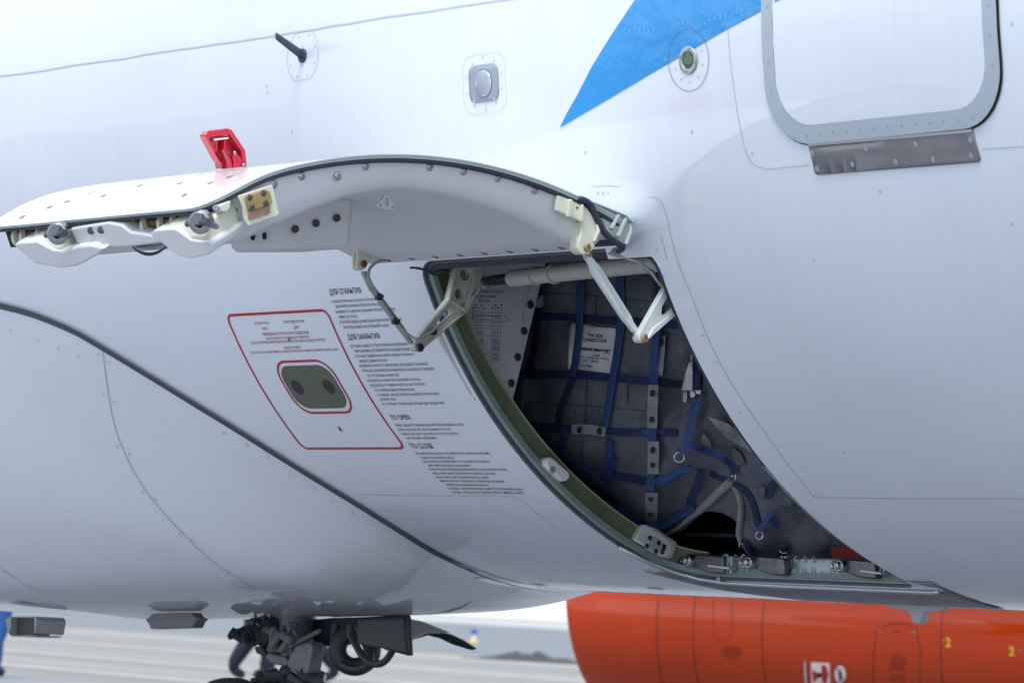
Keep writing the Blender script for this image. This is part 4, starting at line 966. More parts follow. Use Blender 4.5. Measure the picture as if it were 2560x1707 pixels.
L2 = part('stay_link', [(285, 990), (305, 985), (330, 1040), (352, 1075), (560, 1360), (575, 1400), (620, 1455), (605, 1465), (560, 1405), (535, 1375), (335, 1100), (318, 1060)], c2, XF+.008, .02, M('grey enamel link', (.3, .32, .28), .4, .1), CD)
A1 = part('gooseneck_arm', [(905, 938), (1000, 925), (1050, 930), (1098, 1040), (1104, 1075), (1085, 1098), (1060, 1102), (1020, 1150), (975, 1248), (662, 1508), (640, 1514), (622, 1500), (615, 1475), (632, 1430), (838, 1170), (862, 1075), (884, 965)], c2, XF, .024, ARMP, CD,
          holes=[circ(950, 1010, 31, 37, 18), circ(915, 1135, 31, 37, 18), circ(942, 1215, 18, 15, 12), [(832, 1236), (855, 1236), (864, 1255), (862, 1282), (800, 1332), (776, 1340), (765, 1330), (772, 1312)]])
part('arm_flange', [(1000, 945), (1012, 945), (985, 1100), (960, 1175), (940, 1250), (975, 1240), (1020, 1150), (1060, 1100), (1045, 1080), (1020, 1120), (1000, 1140), (990, 1150), (1025, 1060)], c2, XF+.008, .008, ARMP, A1)
part('arm_flange', [(838, 1170), (862, 1075), (884, 965), (905, 938), (912, 960), (895, 1000), (878, 1085), (855, 1185), (660, 1420), (632, 1432)], c2, XF+.016, .016, ARMP, A1)
part('arm_flange', [(600, 1490), (598, 1468), (625, 1425), (640, 1435), (622, 1475), (640, 1512), (612, 1512)], c2, XF-.03, .012, ARMP, A1)
part('arm_rib', [(850, 1185), (865, 1178), (955, 1232), (972, 1250), (955, 1256), (935, 1245)], c2, XF+.012, .012, ARMP, A1)
part('arm_rib', [(930, 1262), (955, 1256), (700, 1468), (670, 1480)], c2, XF+.008, .008, ARMP, A1)
g = G(); bolt(g, PX(*c2(648, 1487), XF), AX, .014, .009, 16); bolt(g, PX(*c2(1070, 1055), XF), AX, .013, .01, 16); g.done('arm_pin', STEELD, A1)
g = G()
cp = [(425, 915), (380, 925), (335, 958), (316, 1000), (330, 1060), (385, 1150), (440, 1240), (492, 1312), (545, 1372), (590, 1412), (630, 1430), (670, 1420), (735, 1378), (800, 1320), (862, 1262)]
g.add(*tube(smoothpath([tuple(PX(*c2(x, y), XF+.03+(.02 if i > 9 else 0))) for i, (x, y) in enumerate(cp)], 4), .0048, 8)); CB = g.done('wire_harness', CABLE, CD, smooth=True)
g = G(); g.add(*tube(smoothpath([tuple(PX(*c2(x, y), -9.40)) for x, y in ((590, 965), (640, 968), (700, 985), (740, 1010), (800, 995), (870, 960))], 3), .004, 6)); g.done('black_wire', HOSE, CB, smooth=True)
g = G()
for x, y in ((385, 1152), (492, 1312), (735, 1380)):
    P = PX(*c2(x, y), XF+.035); g.add(*lathe([(-.008, .009), (.008, .009)], P, Vector((.3, -.5, -.8)), 10)); g.add(*lathe([(0, .006), (.02, .006)], P, AX, 8)); g.add(*box(P+Vector((0, .0, -.004)), (.02, .018, .014)))
g.done('cable_clip', BLACKP, CB, bevel=.002)
# strut (gas spring) across the top of the doorway
Pa = PX(*c2(1070, 1055), XF-.005); Pb = PX(*c2(2240, 925), -8.43); dd = (Pb-Pa).normalized(); LL = (Pb-Pa).length
g = G(); g.add(*lathe([(0, .012), (.06, .016), (.17, .018), (.22, .018)], Pa, dd, 20)); rodm = g.done('actuator_rod', M('dark rod', (.05, .047, .045), .35, .5), CD, auto=60)
ps = []; 
for t, r in ((.165, .0185), (.167, .026), (.20, .027), (.25, .026), (.30, .0255), (.302, .0305), (.311, .0305), (.3112, .0255), (.405, .0265), (.407, .032), (.417, .032), (.4172, .0265), (LL*.93, .0295), (LL*.932, .0325), (LL*.938, .0325), (LL*.94, .0295), (LL+.02, .029)): ps.append((t, r))
g = G(); g.add(*lathe(ps, Pa, dd, 28)); g.done('actuator_tube', M('beige actuator paint', (.42, .42, .38), .5, 0, .1, .06, 20), CD, auto=40)
# strap handle under the free edge, red flap on top
g = G(); vs = []; K = 16
for k in range(K+1):
    t = k/K; x = 330+92*t; y = 612+22*math.sin(pi*t)**.7-6*t
    P = FA(x, y, AF-2.2); Q = FA(x, y+5+4*math.sin(pi*t), AF-2.2); b_ = FA(x, y, AF-3.6); c_ = FA(x, y+5+4*math.sin(pi*t), AF-3.6); vs += [P, Q, c_, b_]
g.add(vs, [(4*k+i, 4*k+(i+1) % 4, 4*k+4+(i+1) % 4, 4*k+4+i) for k in range(K) for i in range(4)]+[(0, 3, 2, 1), (4*K, 4*K+1, 4*K+2, 4*K+3)])
g.done('strap_handle', BLACKP, CD, bevel=.001)
c1 = lambda x, y: (x/2.6133, 300+y/2.6133)
XH = -9.09
HD = part('red_handle', [(1338, 98), (1352, 76), (1368, 68), (1485, 53), (1515, 62), (1605, 200), (1616, 305), (1452, 322), (1440, 268), (1412, 232)], c1, XH-.03, .008, REDP, CD)
part('handle_rim', [(1485, 53), (1515, 62), (1605, 200), (1616, 305), (1590, 305), (1578, 205), (1490, 75), (1460, 60)], c1, XH, .032, REDP, HD, bevel=.004)
part('handle_rim', [(1335, 98), (1362, 72), (1455, 60), (1490, 78), (1495, 110), (1440, 102), (1385, 112), (1352, 126)], c1, XH+.004, .03, REDP, HD, bevel=.003)
part('handle_rib', [(1412, 130), (1424, 130), (1420, 210), (1455, 290), (1448, 318), (1436, 268), (1408, 220)], c1, XH, .03, REDP, HD, bevel=.001)
part('handle_rib', [(1466, 128), (1480, 130), (1476, 190), (1512, 262), (1520, 312), (1506, 312), (1498, 262), (1462, 195)], c1, XH, .03, REDP, HD, bevel=.001)
part('handle_rib', [(1345, 112), (1360, 108), (1430, 236), (1452, 280), (1440, 280), (1412, 240)], c1, XH, .03, REDP, HD, bevel=.001)
part('handle_boss', [(1522, 232), (1550, 222), (1575, 240), (1596, 306), (1530, 312)], c1, XH, .028, REDP, HD, bevel=.004)
g = G(); bolt(g, PX(*c1(1532, 218), XH), AX, .006, .006); bolt(g, PX(*c1(1592, 300), XH+.004), AX, .007, .006); g.done('handle_screw', STEEL, HD)
g = G(); g.add(*prism([PX(*c1(*p), XH+.005) for p in ((1395, 124), (1490, 114), (1492, 124), (1398, 135))], (.001, 0, 0))); g.done('handle_slot', M('pale decal', (.7, .7, .72), .4), HD)
# small rectangular windows and cutouts on the outer skin of the door
g = G()
for x, a in ((-9.43, 115.2), (-9.35, 113.6), (-9.3, 112.6), (-9.13, 112), (-9.05, 109.6), (-8.9, 106), (-8.62, 114), (-8.6, 111.5), (-8.57, 110), (-8.8, 110.5), (-8.84, 104), (-9.0, 103)):
    vs = [D(x+dx, a+da, -.0012) for dx, da in ((-.010, -.28), (.010, -.28), (.010, .28), (-.010, .28))]; g.add(vs, [(0, 1, 2, 3)])
g.done('indicator_window', M('smoked window', (.1, .09, .12), .3), CD)
g = G()
for i in range(9): vs = [D(-8.98+dx+i*.018, 107.5-i*.32+da, -.0012) for dx, da in ((-.004, -.2), (.004, -.2), (.004, .2), (-.004, .2))]; g.add(vs, [(0, 1, 2, 3)])
for i in range(8): vs = [D(-9.28+dx+i*.018, 110.5-i*.32+da, -.0012) for dx, da in ((-.004, -.2), (.004, -.2), (.004, .2), (-.004, .2))]; g.add(vs, [(0, 1, 2, 3)])
g.done('small_decals', M('pinkish decal', (.4, .12, .15), .4), CD)
g = G()
for (sx, sy, sr) in ((883, 468, 10),): g.add(*prism([PX(*c2(*p), -8.72) for p in circ(586, 453, 22, 5, 14)], (.001, 0, 0)))
g.done('liner_slot', GAP, CD)
BE = part('hoist_bracket', [(418, 488), (462, 488), (465, 520), (492, 548), (500, 572), (490, 588), (472, 594), (390, 582), (374, 572), (370, 552), (380, 536), (410, 520)], c2, -8.455, .008, M('bright bracket', (.45, .46, .5), .3, .7), CD, holes=[[(438, 505), (448, 510), (452, 545), (445, 568), (432, 568), (424, 545), (430, 512)], circ(396, 560, 10, 10, 10), circ(478, 572, 9, 9, 10)], bevel=.001)

# ================================================================== net curtain across the bay
def YN(px, py):
    if py < 1050: y = -.99+.14*(py-600)/450
    else: y = -.85+.50*min((py-1050)/340, 1)**1.3
    f = .022*noise.noise(Vector((px*.012, py*.006, 1.3)))+.012*noise.noise(Vector((px*.03, py*.012, 4)))
    f += .03*noise.noise(Vector((px*.008+py*.006, py*.002, 9)))*(2.4*sm((px-1560)/120)+.35)
    # quilted panels puff out between the straps
    if px < 1640: f -= .03*abs(math.sin((px-1345)/95*pi*.5*1.0))*abs(math.sin((py-800)/125*pi))
    return y+f
def NT(px, py, d=0): return PY(px, py, YN(px, py)-d)
c8 = lambda x, y: (1250+x/3.0145, 680+y/3.0145)
cb = lambda x, y: (1640+x/3.136, 940+y/3.136)
nb = NT(1500, 1385)
NET = empty('cargo_net_curtain', (nb.x, nb.y, ZO-1.585), 'grey quilted cargo net curtain with blue straps hanging inside the open doorway', 'cargo net')
hole = [cb(*p) for p in [(-60, 1285), (70, 1255), (200, 1215), (310, 1115), (380, 1062), (430, 1060), (520, 1072), (590, 1110), (630, 1140), (642, 1240), (650, 1300), (690, 1360), (720, 1410), (640, 1460), (-70, 1460)]]
v, f, _ = cdt([(1120, 600), (2260, 600), (2260, 1250), (2080, 1390), (2080, 1405), (1120, 1405)], [hole], 13)
V = [NT(x, y) for x, y in v]
FB = mk('net_fabric', V, f, FABG, NET, smooth=True); WLOC[FB.name] = Vector((0, 0, 0))
s_ = FB.modifiers.new('thickness', 'SOLIDIFY'); s_.thickness = .004; s_.offset = 1
def ribbon(name, pts, wpx, mat, cf=c8, d=.012, par=None, th=.004, k=4):
    P = smoothpath([cf(*p) for p in pts], k); sc = {c8: 3.0145, cb: 3.136, c5: 2.6133, c2: 2.6133}.get(cf, 1); w_ = wpx/sc; vs = []
    for i, (x, y) in enumerate(P):
        a = P[max(i-1, 0)]; b = P[min(i+1, len(P)-1)]; dx, dy = b[0]-a[0], b[1]-a[1]; L = math.hypot(dx, dy) or 1; nx_, ny_ = -dy/L*w_/2, dx/L*w_/2
        for dd_ in (d, d+th):
            for s in (-1, 1): vs.append(PY(x+nx_*s, y+ny_*s, YN(x, y)-dd_))
    n = len(P); fs = []
    for i in range(n-1):
        o = 4*i; fs += [(o, o+1, o+5, o+4), (o+2, o+6, o+7, o+3), (o, o+4, o+6, o+2), (o+1, o+3, o+7, o+5)]
    fs += [(0, 2, 3, 1), (4*n-4, 4*n-3, 4*n-1, 4*n-2)]
    return G().add(vs, fs).done(name, mat, par or NET, auto=50)
for P, w_, m_, cf, d in (
    ([(310, 330), (600, 345), (880, 372), (1130, 380), (1400, 410)], 56, STRAPD, c8, .006), ([(150, 770), (420, 770), (640, 778), (880, 800), (1190, 830), (1420, 850)], 58, STRAPD, c8, .006),
    ([(150, 1140), (300, 1160), (540, 1185)], 62, STRAPD, c8, .006), ([(760, 1195), (1000, 1208), (1150, 1200), (1330, 1212)], 58, STRAPD, c8, .006),
    ([(200, 400), (330, 490), (560, 560), (780, 620), (960, 660)], 62, STRAPD, c5, .006), ([(200, 370), (350, 490), (560, 640), (760, 800), (960, 930), (1060, 990)], 74, STRAPD, c5, .006),
    ([(300, 240), (270, 500), (215, 800)], 50, STRAPD, c8, .011), ([(605, 20), (600, 330), (582, 560), (545, 790)], 55, STRAP, c8, .012), ([(545, 790), (480, 960), (440, 1100), (462, 1170)], 46, STRAPD, c8, .011),
    ([(480, 1170), (478, 1250), (452, 1380)], 54, STRAP, c8, .012), ([(905, 20), (912, 350), (890, 560), (850, 790), (820, 980), (785, 1170)], 56, STRAP, c8, .012),
    ([(820, 1270), (820, 1400), (785, 1568)], 52, STRAP, c8, .012), ([(735, 500), (705, 640), (685, 795)], 46, STRAP, c5, .012),
    ([(1185, 20), (1180, 400), (1160, 620), (1158, 860)], 62, STRAP, c8, .012), ([(1150, 1170), (1150, 1280)], 56, STRAP, c8, .012), ([(985, 610), (985, 730)], 52, STRAP, c5, .012),
    ([(1470, 560), (1480, 700), (1484, 900)], 50, STRAPD, c8, .02), ([(1075, 1210), (1150, 1195), (1245, 1205)], 44, STRAP, c8, .010)):
    ribbon('net_strap', P, w_, m_, cf, d)
for P, w_, m_, cf, d in (
    ([(985, 665), (1100, 640), (1180, 590), (1250, 570)], 46, STRAP, c5, .02), ([(950, 960), (1060, 945), (1150, 890), (1270, 835)], 52, STRAP, c5, .02), ([(1310, 590), (1290, 680), (1250, 760), (1240, 820)], 46, STRAPD, c5, .01),
    ([(315, 175), (280, 330), (240, 500), (190, 600)], 64, STRAP, cb, .045), ([(225, 525), (380, 575), (540, 650)], 56, STRAP, cb, .05), ([(420, 760), (500, 800), (600, 830)], 44, STRAPD, cb, .01),
    ([(905, 1060), (860, 1130), (800, 1215)], 40, STRAP, cb, .03), ([(840, 1160), (910, 1140), (960, 1190)], 34, STRAP, cb, .03), ([(960, 1385), (985, 1350), (1020, 1320)], 40, STRAPD, cb, .03), ([(940, 790), (900, 880), (860, 960)], 50, STRAPD, cb, .01),
    ([(530, 645), (590, 700), (612, 770)], 50, STRAPD, cb, .03), ([(600, 840), (700, 900), (760, 1010), (800, 1180)], 46, STRAPD, cb, .015), ([(0, 850), (120, 800), (260, 715)], 50, STRAP, cb, .02), ([(690, 1290), (760, 1370), (900, 1395), (980, 1380)], 46, STRAPD, cb, .012)):
    ribbon('loose_strap', P, w_, m_, cf, d)
for P, w_, hs in (([(1155, 850), (1150, 1000), (1145, 1175)], 78, [(1149, 914), (1145, 1108)]), ([(1155, 1275), (1155, 1400), (1152, 1520)], 84, [(1152, 1341), (1152, 1450)]), ([(535, 1185), (660, 1185), (795, 1205)], 74, [(598, 1187), (748, 1198)]), ([(180, 800), (160, 950), (140, 1060)], 62, [(150, 1042)]), ([(1225, 480), (1215, 640), (1200, 780)], 46, [(1212, 535)])):
    o = ribbon('grommet_tab', P, w_, FABL, c8, .016)
    g = G()
    for x, y in hs: P_ = NT(*c8(x, y), .027); g.add(*lathe([(0, .011), (.002, .011), (.002, .0)], P_, (0, -1, 0), 14))
    g.done('grommet', GAP, o)
o = ribbon('grommet_tab', [(990, 735), (988, 830), (985, 930)], 80, FABL, c5, .016); g = G()
for x, y in ((985, 775), (985, 874)): g.add(*lathe([(0, .011), (.002, .011), (.002, .0)], NT(*c5(x, y), .027), (0, -1, 0), 14))
g.done('grommet', GAP, o)
SEAMF = M('fabric seam', (.05, .052, .06), .9)
for P in ([(230, 985), (500, 1000), (800, 1020), (1100, 1048)], [(655, 820), (648, 980), (640, 1140)], [(622, 1260), (612, 1440)], [(330, 160), (700, 180), (1120, 222)], [(722, 190), (716, 370)], [(470, 1420), (620, 1450), (800, 1480)], [(940, 200), (935, 350)], [(960, 850), (955, 1000)], [(330, 1235), (335, 1400)]):
    ribbon('fabric_seam', P, 5, SEAMF, c8, .003, th=.002)
patch_later = [([(950, 1040), (985, 960), (1040, 925), (1130, 990), (1060, 1030), (1010, 1010)], .02), ([(860, 880), (830, 860), (800, 900), (850, 940)], .02), ([(600, 560), (660, 600), (700, 680), (640, 700), (590, 640)], .015)]
# rolled hem of the lifted corner
g = G(); hp = [(70, 1245), (170, 1190), (260, 1110), (340, 1050), (410, 990), (500, 900), (590, 825)]
g.add(*tube(smoothpath([tuple(NT(*cb(x, y), .012)) for x, y in hp], 4), [.006+.009*sm(i/18) for i in range(25)], 8)); g.done('rolled_hem', FABL, NET, smooth=True)
g = G(); g.add(*tube(smoothpath([tuple(NT(*cb(x, y), .01)) for x, y in ((590, 825), (640, 900), (665, 1000), (665, 1100), (650, 1220), (668, 1290))], 4), .011, 8)); g.done('rolled_hem', FABL, NET, smooth=True)
def patch(name, pts, cf, mat, d, par=None, th=.002, step=9):
    v, f, _ = cdt([cf(*p) for p in pts], (), step); return_ = mk(name, [NT(x, y, d) for x, y in v], f, mat, par or NET, smooth=True); WLOC[return_.name] = Vector((0, 0, 0))
    s = return_.modifiers.new('thickness', 'SOLIDIFY'); s.thickness = th; s.offset = 0; return return_
LB = patch('cloth_label', [(530, 384), (610, 388), (740, 412), (876, 425), (866, 520), (850, 640), (835, 765), (700, 748), (570, 738), (512, 732), (518, 560)], c8, LABELW, .0085)
g = G(); NL = lambda x, y: NT(x, y, .0105)
for s, a, b_, x1, y1, h_, bd in (("THIS SIDE", 657, 484, 774, 496, 26, .02), ("TOWARDS DOOR", 622, 522, 803, 532, 28, .02), ("AMSAFE BRIDPORT", 594, 586, 832, 606, 20, .05), ("K2429", 706, 634, 752, 638, 15, .01), ("COVER - DOOR NET, TYPE A2", 585, 644, 818, 664, 15, .01), ("PN AC80 - 0288702", 585, 668, 742, 682, 15, .01), ("SN", 585, 688, 605, 690, 14, .01), ("DATE OF MFR", 583, 710, 694, 718, 16, .02)):
    vs, fs = textmesh(s, bd); A_, B_ = c8(a, b_), c8(x1, y1); h__ = h_/3.0145
    sl = .22*h__ if 'AMSAFE' in s else 0
    g.add([NL(A_[0]+(B_[0]-A_[0])*q+sl*r, A_[1]+(B_[1]-A_[1])*q-h__*r) for q, r in vs], fs)
vs = [NL(*c8(*p)) for p in ((600, 592), (828, 612), (828, 616), (600, 597))]; g.add(vs, [(0, 1, 2, 3)])
g.done('label_print', BLK, LB)
patch('pale_flap', [(1448, 610), (1452, 700), (1450, 890), (1368, 892), (1400, 760)], c8, LABELW, .03)
patch('pale_tab', [(355, 480), (370, 452), (390, 460), (425, 510), (435, 545), (420, 574), (395, 560), (365, 530)], cb, FABL, .02)
patch('side_curtain', [(400, 310), (480, 340), (560, 370), (660, 430), (740, 540), (800, 620), (640, 540), (540, 470), (470, 390)], cb, FABL, .04)
for P, d_ in patch_later: patch('fabric_fold', P, cb, FABG, d_)
g = G(); g.add(*box(NT(*c8(1400, 940), .03), (.02, .01, .035))); g.add(*box(NT(*c8(1485, 905), .04), (.05, .015, .014))); g.add(*lathe([(0, .014), (.02, .012)], NT(*c8(1485, 925), .03), (0, -1, 0), 12)); g.done('strap_buckle', STEEL, NET, bevel=.002)
for x, y, r, ax in ((183, 635, .0155, (.75, -.62, -.05)), (612, 785, .0145, (-.35, -1, .05)), (812, 1245, .0125, (.45, -1, .2)), (1008, 1355, .015, (.6, -.8, .6)), (668, 1312, .012, (-1, -.5, .3))):
    g = G(); g.add(*torus(NT(*cb(x, y), .035), ax, r, .0024, 28, 8)); g.done('strap_ring', CHROME, NET, smooth=True)
rb = PY(*cb(1470, 1400), -.33)
g = G(); vs = [PY(*cb(x, y), -.375) for x, y in ((1372, 1205), (1700, 1400), (1700, 1430), (1370, 1430))]; g.add(*prism(vs, (0, .02, 0)))
rd = g.done('red_floor_cover', REDBAG); tag(rd, 'dark red cover on the cargo floor at the aft end of the sill', 'floor cover')
g = G(); g.add(*tube([PY(*cb(-40, 1240), -.2), PY(*cb(200, 1238), -.2), PY(*cb(640, 1250), -.2)], .0075, 8)); tb = g.done('floor_tube', M('pale blue tube', (.1, .2, .27), .4), JAMB)

# ================================================================== belly fittings
g = G(); P = PY(2290, 1520, -.02); X_, Z_ = P.x, P.z
def MP(x, y, Y=0): return PY(x, y, Y)
g.add(*prism([MP(*p, -.02) for p in ((2210, 1508), (2360, 1516), (2352, 1524), (2308, 1527), (2300, 1557), (2282, 1557), (2270, 1526), (2226, 1519))], (0, .03, 0))); g.done('drain_mast', M('mast paint', (.5, .53, .58), .4), PLANE, bevel=.004)
for q in ((1345, 1461), (1640, 1471)):  # pale ellipses paint in the reflections at the small belly pads
    g = G(); x, t = hit(*q); spot(g, x, t, .045, .002, n=24, ry=.02); g.done('pad_reflection', M('pad reflection white', (.6, .66, .7), .3, 0, .4), PLANE, smooth=True)
g = G(); g.add(*prism([MP(*p, -.3) for p in ((363, 1548), (376, 1538), (380, 1533), (478, 1530), (484, 1540), (497, 1546), (488, 1552), (481, 1568), (376, 1571), (372, 1560))], (0, .05, 0))); g.done('belly_antenna', M('antenna grey', (.16, .16, .17), .5), PLANE, bevel=.003)
g = G(); g.add(*prism([MP(*p, -.3) for p in ((28, 1541), (84, 1541), (84, 1587), (28, 1588))], (0, .08, 0))); BC = g.done('belly_beacon', M('beacon grille', (.09, .085, .07), .5, 0, 0, .3, 200), PLANE, bevel=.003)
g = G(); g.add(*prism([MP(*p, -.33) for p in ((13, 1548), (26, 1540), (88, 1540), (93, 1550), (88, 1580), (80, 1590), (28, 1590), (18, 1575))], (0, .14, 0), holes=[[MP(*p, -.33) for p in ((27, 1543), (85, 1543), (85, 1586), (27, 1587))]])); g.done('beacon_glass', M('milky glass', (.35, .37, .38), .2), BC, bevel=.002)

# ================================================================== nose gear
NG = child('nose_gear'); NG.parent = PLANE; WLOC[NG.name] = Vector((0, 0, 0))
YG = lambda x, y, d=0: PY(x, y, d)
cS = lambda x, y: (450+x/2.94, 1480+y/2.94)
gx = PY(690, 1700, 0).x
def gp(name, pts, mat, Y0, th, par=NG, bevel=.006): 
    g = G(); g.add(*prism([PY(*cS(*p), Y0) for p in pts], (0, th, 0))); return g.done(name, mat, par, bevel=bevel)
top = PY(*cS(850, 180), 0); bot = PY(*cS(850, 660), 0)
g = G(); g.add(*tube([PY(*cS(860, 60), 0), PY(*cS(860, 250), 0), PY(*cS(870, 380), 0)], [.075, .07, .05], 20)); g.add(*tube([PY(*cS(865, 360), 0), PY(*cS(800, 760), 0)], .042, 20)); ST = g.done('gear_strut', GEARG, NG, auto=40)
gp('strut_casting', [(780, 520), (840, 400), (860, 370), (960, 360), (970, 420), (940, 590), (900, 600), (800, 560)], GEARG, -.10, .06)
gp('strut_casting', [(640, 440), (770, 470), (800, 520), (770, 545), (660, 520), (630, 480)], GEARG, -.1, .05)
gp('strut_collar', [(540, 400), (600, 390), (640, 470), (560, 450)], GEARD, -.05, .08)
random.seed(3)
g = G()
for k in range(34):
    a, b = random.uniform(370, 760), random.uniform(215, 400); P = PY(*cS(a, b), random.uniform(-.1, .1)); d_ = Vector((random.uniform(-1, 1), random.uniform(-1, 1), random.uniform(-1, 1))).normalized()
    if b > 330 and a < 450: continue
    if k % 3: g.add(*rod(P-d_*.03, P+d_*random.uniform(.03, .06), random.uniform(.008, .02), 8))
    else: g.add(*torus(P, d_, random.uniform(.015, .035), .007, 12, 6))
g.done('gear_actuators', GEARD, NG, auto=40)
g = G()
for k in range(16):
    a, b = random.uniform(650, 850), random.uniform(270, 450); P = PY(*cS(a, b), random.uniform(-.14, -.06)); d_ = Vector((random.uniform(-1, 1), random.uniform(-.4, .4), random.uniform(-1, 1))).normalized(); g.add(*rod(P-d_*.03, P+d_*.04, random.uniform(.007, .02), 8))
g.add(*rod(PY(*cS(740, 430), -.1), PY(*cS(1030, 280), -.12), .009, 8))
g.done('gear_linkage', GEARG, NG, auto=40)
g = G()
for k in range(22):
    a, b = random.uniform(540, 1040), random.uniform(600, 700); P = PY(*cS(a, b), random.uniform(-.1, .1)); d_ = Vector((random.uniform(-1, 1), random.uniform(-1, 1), random.uniform(-.6, .6))).normalized(); g.add(*rod(P-d_*.04, P+d_*.05, random.uniform(.012, .028), 8))
g.done('axle_fittings', M('axle dark grey', (.06, .06, .065), .4, .3, 0, .3, 20), NG, auto=40)
g = G(); g.add(*rod(Vector((gx, -.27, .325)), Vector((gx, .27, .325)), .04, 16)); g.done('axle', GEARG, NG)
for Y0 in (-.2, .2):
    g = G(); g.add(*lathe([(-.085, .19), (-.095, .24), (-.085, .29), (-.055, .315), (-.03, .322), (-.028, .316), (-.022, .316), (-.02, .323), (.02, .323), (.022, .316), (.028, .316), (.03, .322), (.055, .315), (.085, .29), (.095, .24), (.085, .19)], (gx, Y0, .325), (0, 1, 0), 48)); ty = g.done('tyre', TYRE, NG, auto=35)
    g = G(); g.add(*lathe([(-.07, .0), (-.07, .08), (-.05, .1), (-.05, .17), (-.08, .192), (.08, .192), (.05, .17), (.05, .1), (.07, .08), (.07, 0)], (gx, Y0, .325), (0, 1, 0), 32)); g.done('wheel_rim', GEARG, ty, auto=35)
# doors of the gear bay
gp('gear_door', [(960, 200), (1120, 185), (1300, 180), (1655, 165), (1672, 465), (1500, 420), (1380, 350), (1120, 400), (1000, 380), (960, 330)], GEARD, .05, .03)
gp('gear_door', [(1300, 200), (1640, 190), (1660, 450), (1540, 420), (1300, 380)], GEARD, -.25, .02)
g = G(); g.add(*torus(PY(*cS(1285, 420), .0), (.8, -.62, 0), .066, .035, 32, 10)); g.done('hose_loop', GEARD, NG, smooth=True)
g = G(); g.add(*tube(smoothpath([tuple(PY(*cS(x, y), -.1)) for x, y in ((1260, 230), (1250, 300), (1300, 400), (1350, 480), (1420, 525), (1500, 510), (1560, 430), (1575, 380))], 5), .014, 10)); g.add(*tube(smoothpath([tuple(PY(*cS(x, y), -.05)) for x, y in ((1150, 230), (1130, 350), (1160, 480), (1230, 550), (1330, 560), (1400, 500), (1350, 330), (1290, 230))], 5), .016, 10)); g.done('gear_hose', HOSE, NG, smooth=True)
gp('curved_gear_door', [(1655, 190), (1760, 212), (1960, 292), (1900, 300), (1780, 302), (1700, 342), (1675, 352)], M('light gear door', (.6, .6, .58), .35), .33, .02, bevel=.003)
gp('gear_door_tip', [(1690, 342), (1750, 303), (1850, 288), (1965, 303), (2060, 348), (2155, 410), (2130, 422), (2000, 382), (1900, 335), (1800, 312), (1720, 338)], GEARD, .36, .02, bevel=.003)

# ================================================================== neighbouring engine
RH = Vector((math.cos(PSI), math.sin(PSI), 0)); FH = Vector((-math.sin(PSI), math.cos(PSI), 0))
ya = math.radians(22); EA = RH*math.cos(ya)-FH*math.sin(ya); EN = RH*math.sin(ya)+FH*math.cos(ya)     # axis to the right, EN away from camera
ER = .74; EZ = 1.02
p0 = CAM+ray(1409, 1545)*30.5; EC = Vector((p0.x, p0.y, EZ))+EN*ER*.97
ENG = empty('jet_engine', (EC+EA*2).xy.to_3d(), 'glossy orange engine nacelle of the aircraft parked behind the belly', 'jet engine')
def erad(t):
    T = [(0, .9), (.02, .945), (.08, .97), (.25, .99), (.8, 1.0), (2.4, 1.005), (3.4, .98), (4.35, .93)]
    for (a, b), (c, d) in zip(T, T[1:]):
        if a <= t <= c: return ER*(b+(d-b)*(t-a)/(c-a))
    return ER*.93
def EPt(t, ph, off=0):
    r = erad(t)+off; return EC+EA*(t+.10*math.sin(ph)*max(0, 1-t/.8))+(-EN*math.cos(ph)-Vector((0, 0, 1))*math.sin(ph))*r
def skinrange(name, t0, t1, mat, par, n=96, k=14):
    vs = []; fs = []
    for i in range(k+1):
        t = t0+(t1-t0)*(i/k)
        for j in range(n): vs.append(EPt(t, 2*pi*j/n))
    for i in range(k):
        for j in range(n): fs.append((i*n+j, i*n+(j+1) % n, (i+1)*n+(j+1) % n, (i+1)*n+j))
    return G().add(vs, fs).done(name, mat, par, smooth=True)
lipm = M('polished intake lip', (.62, .33, .25), .18, .3, .5)
skinrange('intake_lip', 0, .08, ORANGE, ENG, k=6)
cow = skinrange('nacelle_cowl', .08, 4.35, ORANGE, ENG, k=50)
vs = []; fs = []; n = 96
for i, (t, r) in enumerate(((0, .9), (.0, .86), (.08, .80), (.4, .78), (.9, .82), (1.0, .82), (1.0, .0))):
    for j in range(n): vs.append(EC+EA*(t+.1*math.sin(2*pi*j/n)*max(0, 1-t/.8))+(-EN*math.cos(2*pi*j/n)-Vector((0, 0, 1))*math.sin(2*pi*j/n))*ER*r)
for i in range(6):
    for j in range(n): fs.append((i*n+j, i*n+(j+1) % n, (i+1)*n+(j+1) % n, (i+1)*n+j))
G().add(vs, fs).done('intake_duct', M('duct grey', (.3, .3, .32), .4), ENG, smooth=True)
g = G(); g.add(*lathe([(-.3, 0), (-.2, .08), (0, .16), (.1, .17)], EC+EA*.9, EA, 24)); 
for k in range(22):
    a = 2*pi*k/22; d_ = -EN*math.cos(a)-Vector((0, 0, 1))*math.sin(a); t_ = EA.cross(d_)
    P = EC+EA*.85; g.add([P+d_*.15+t_*.02, P+d_*.15-t_*.03+EA*.08, P+d_*.59-t_*.07+EA*.03, P+d_*.59+t_*.06-EA*.02], [(0, 1, 2, 3)])
g.done('fan', STEELD, ENG, auto=40)
g = G(); g.add(*lathe([(4.3, ER*.93), (4.34, ER*.9), (4.34, .3)], EC, EA, 64)); g.add(*lathe([(4.2, .5), (5.0, .42), (5.6, .3), (5.6, .2)], EC, EA, 48)); g.done('exhaust_nozzle', M('nozzle metal', (.35, .35, .37), .35, .8), ENG, auto=35)
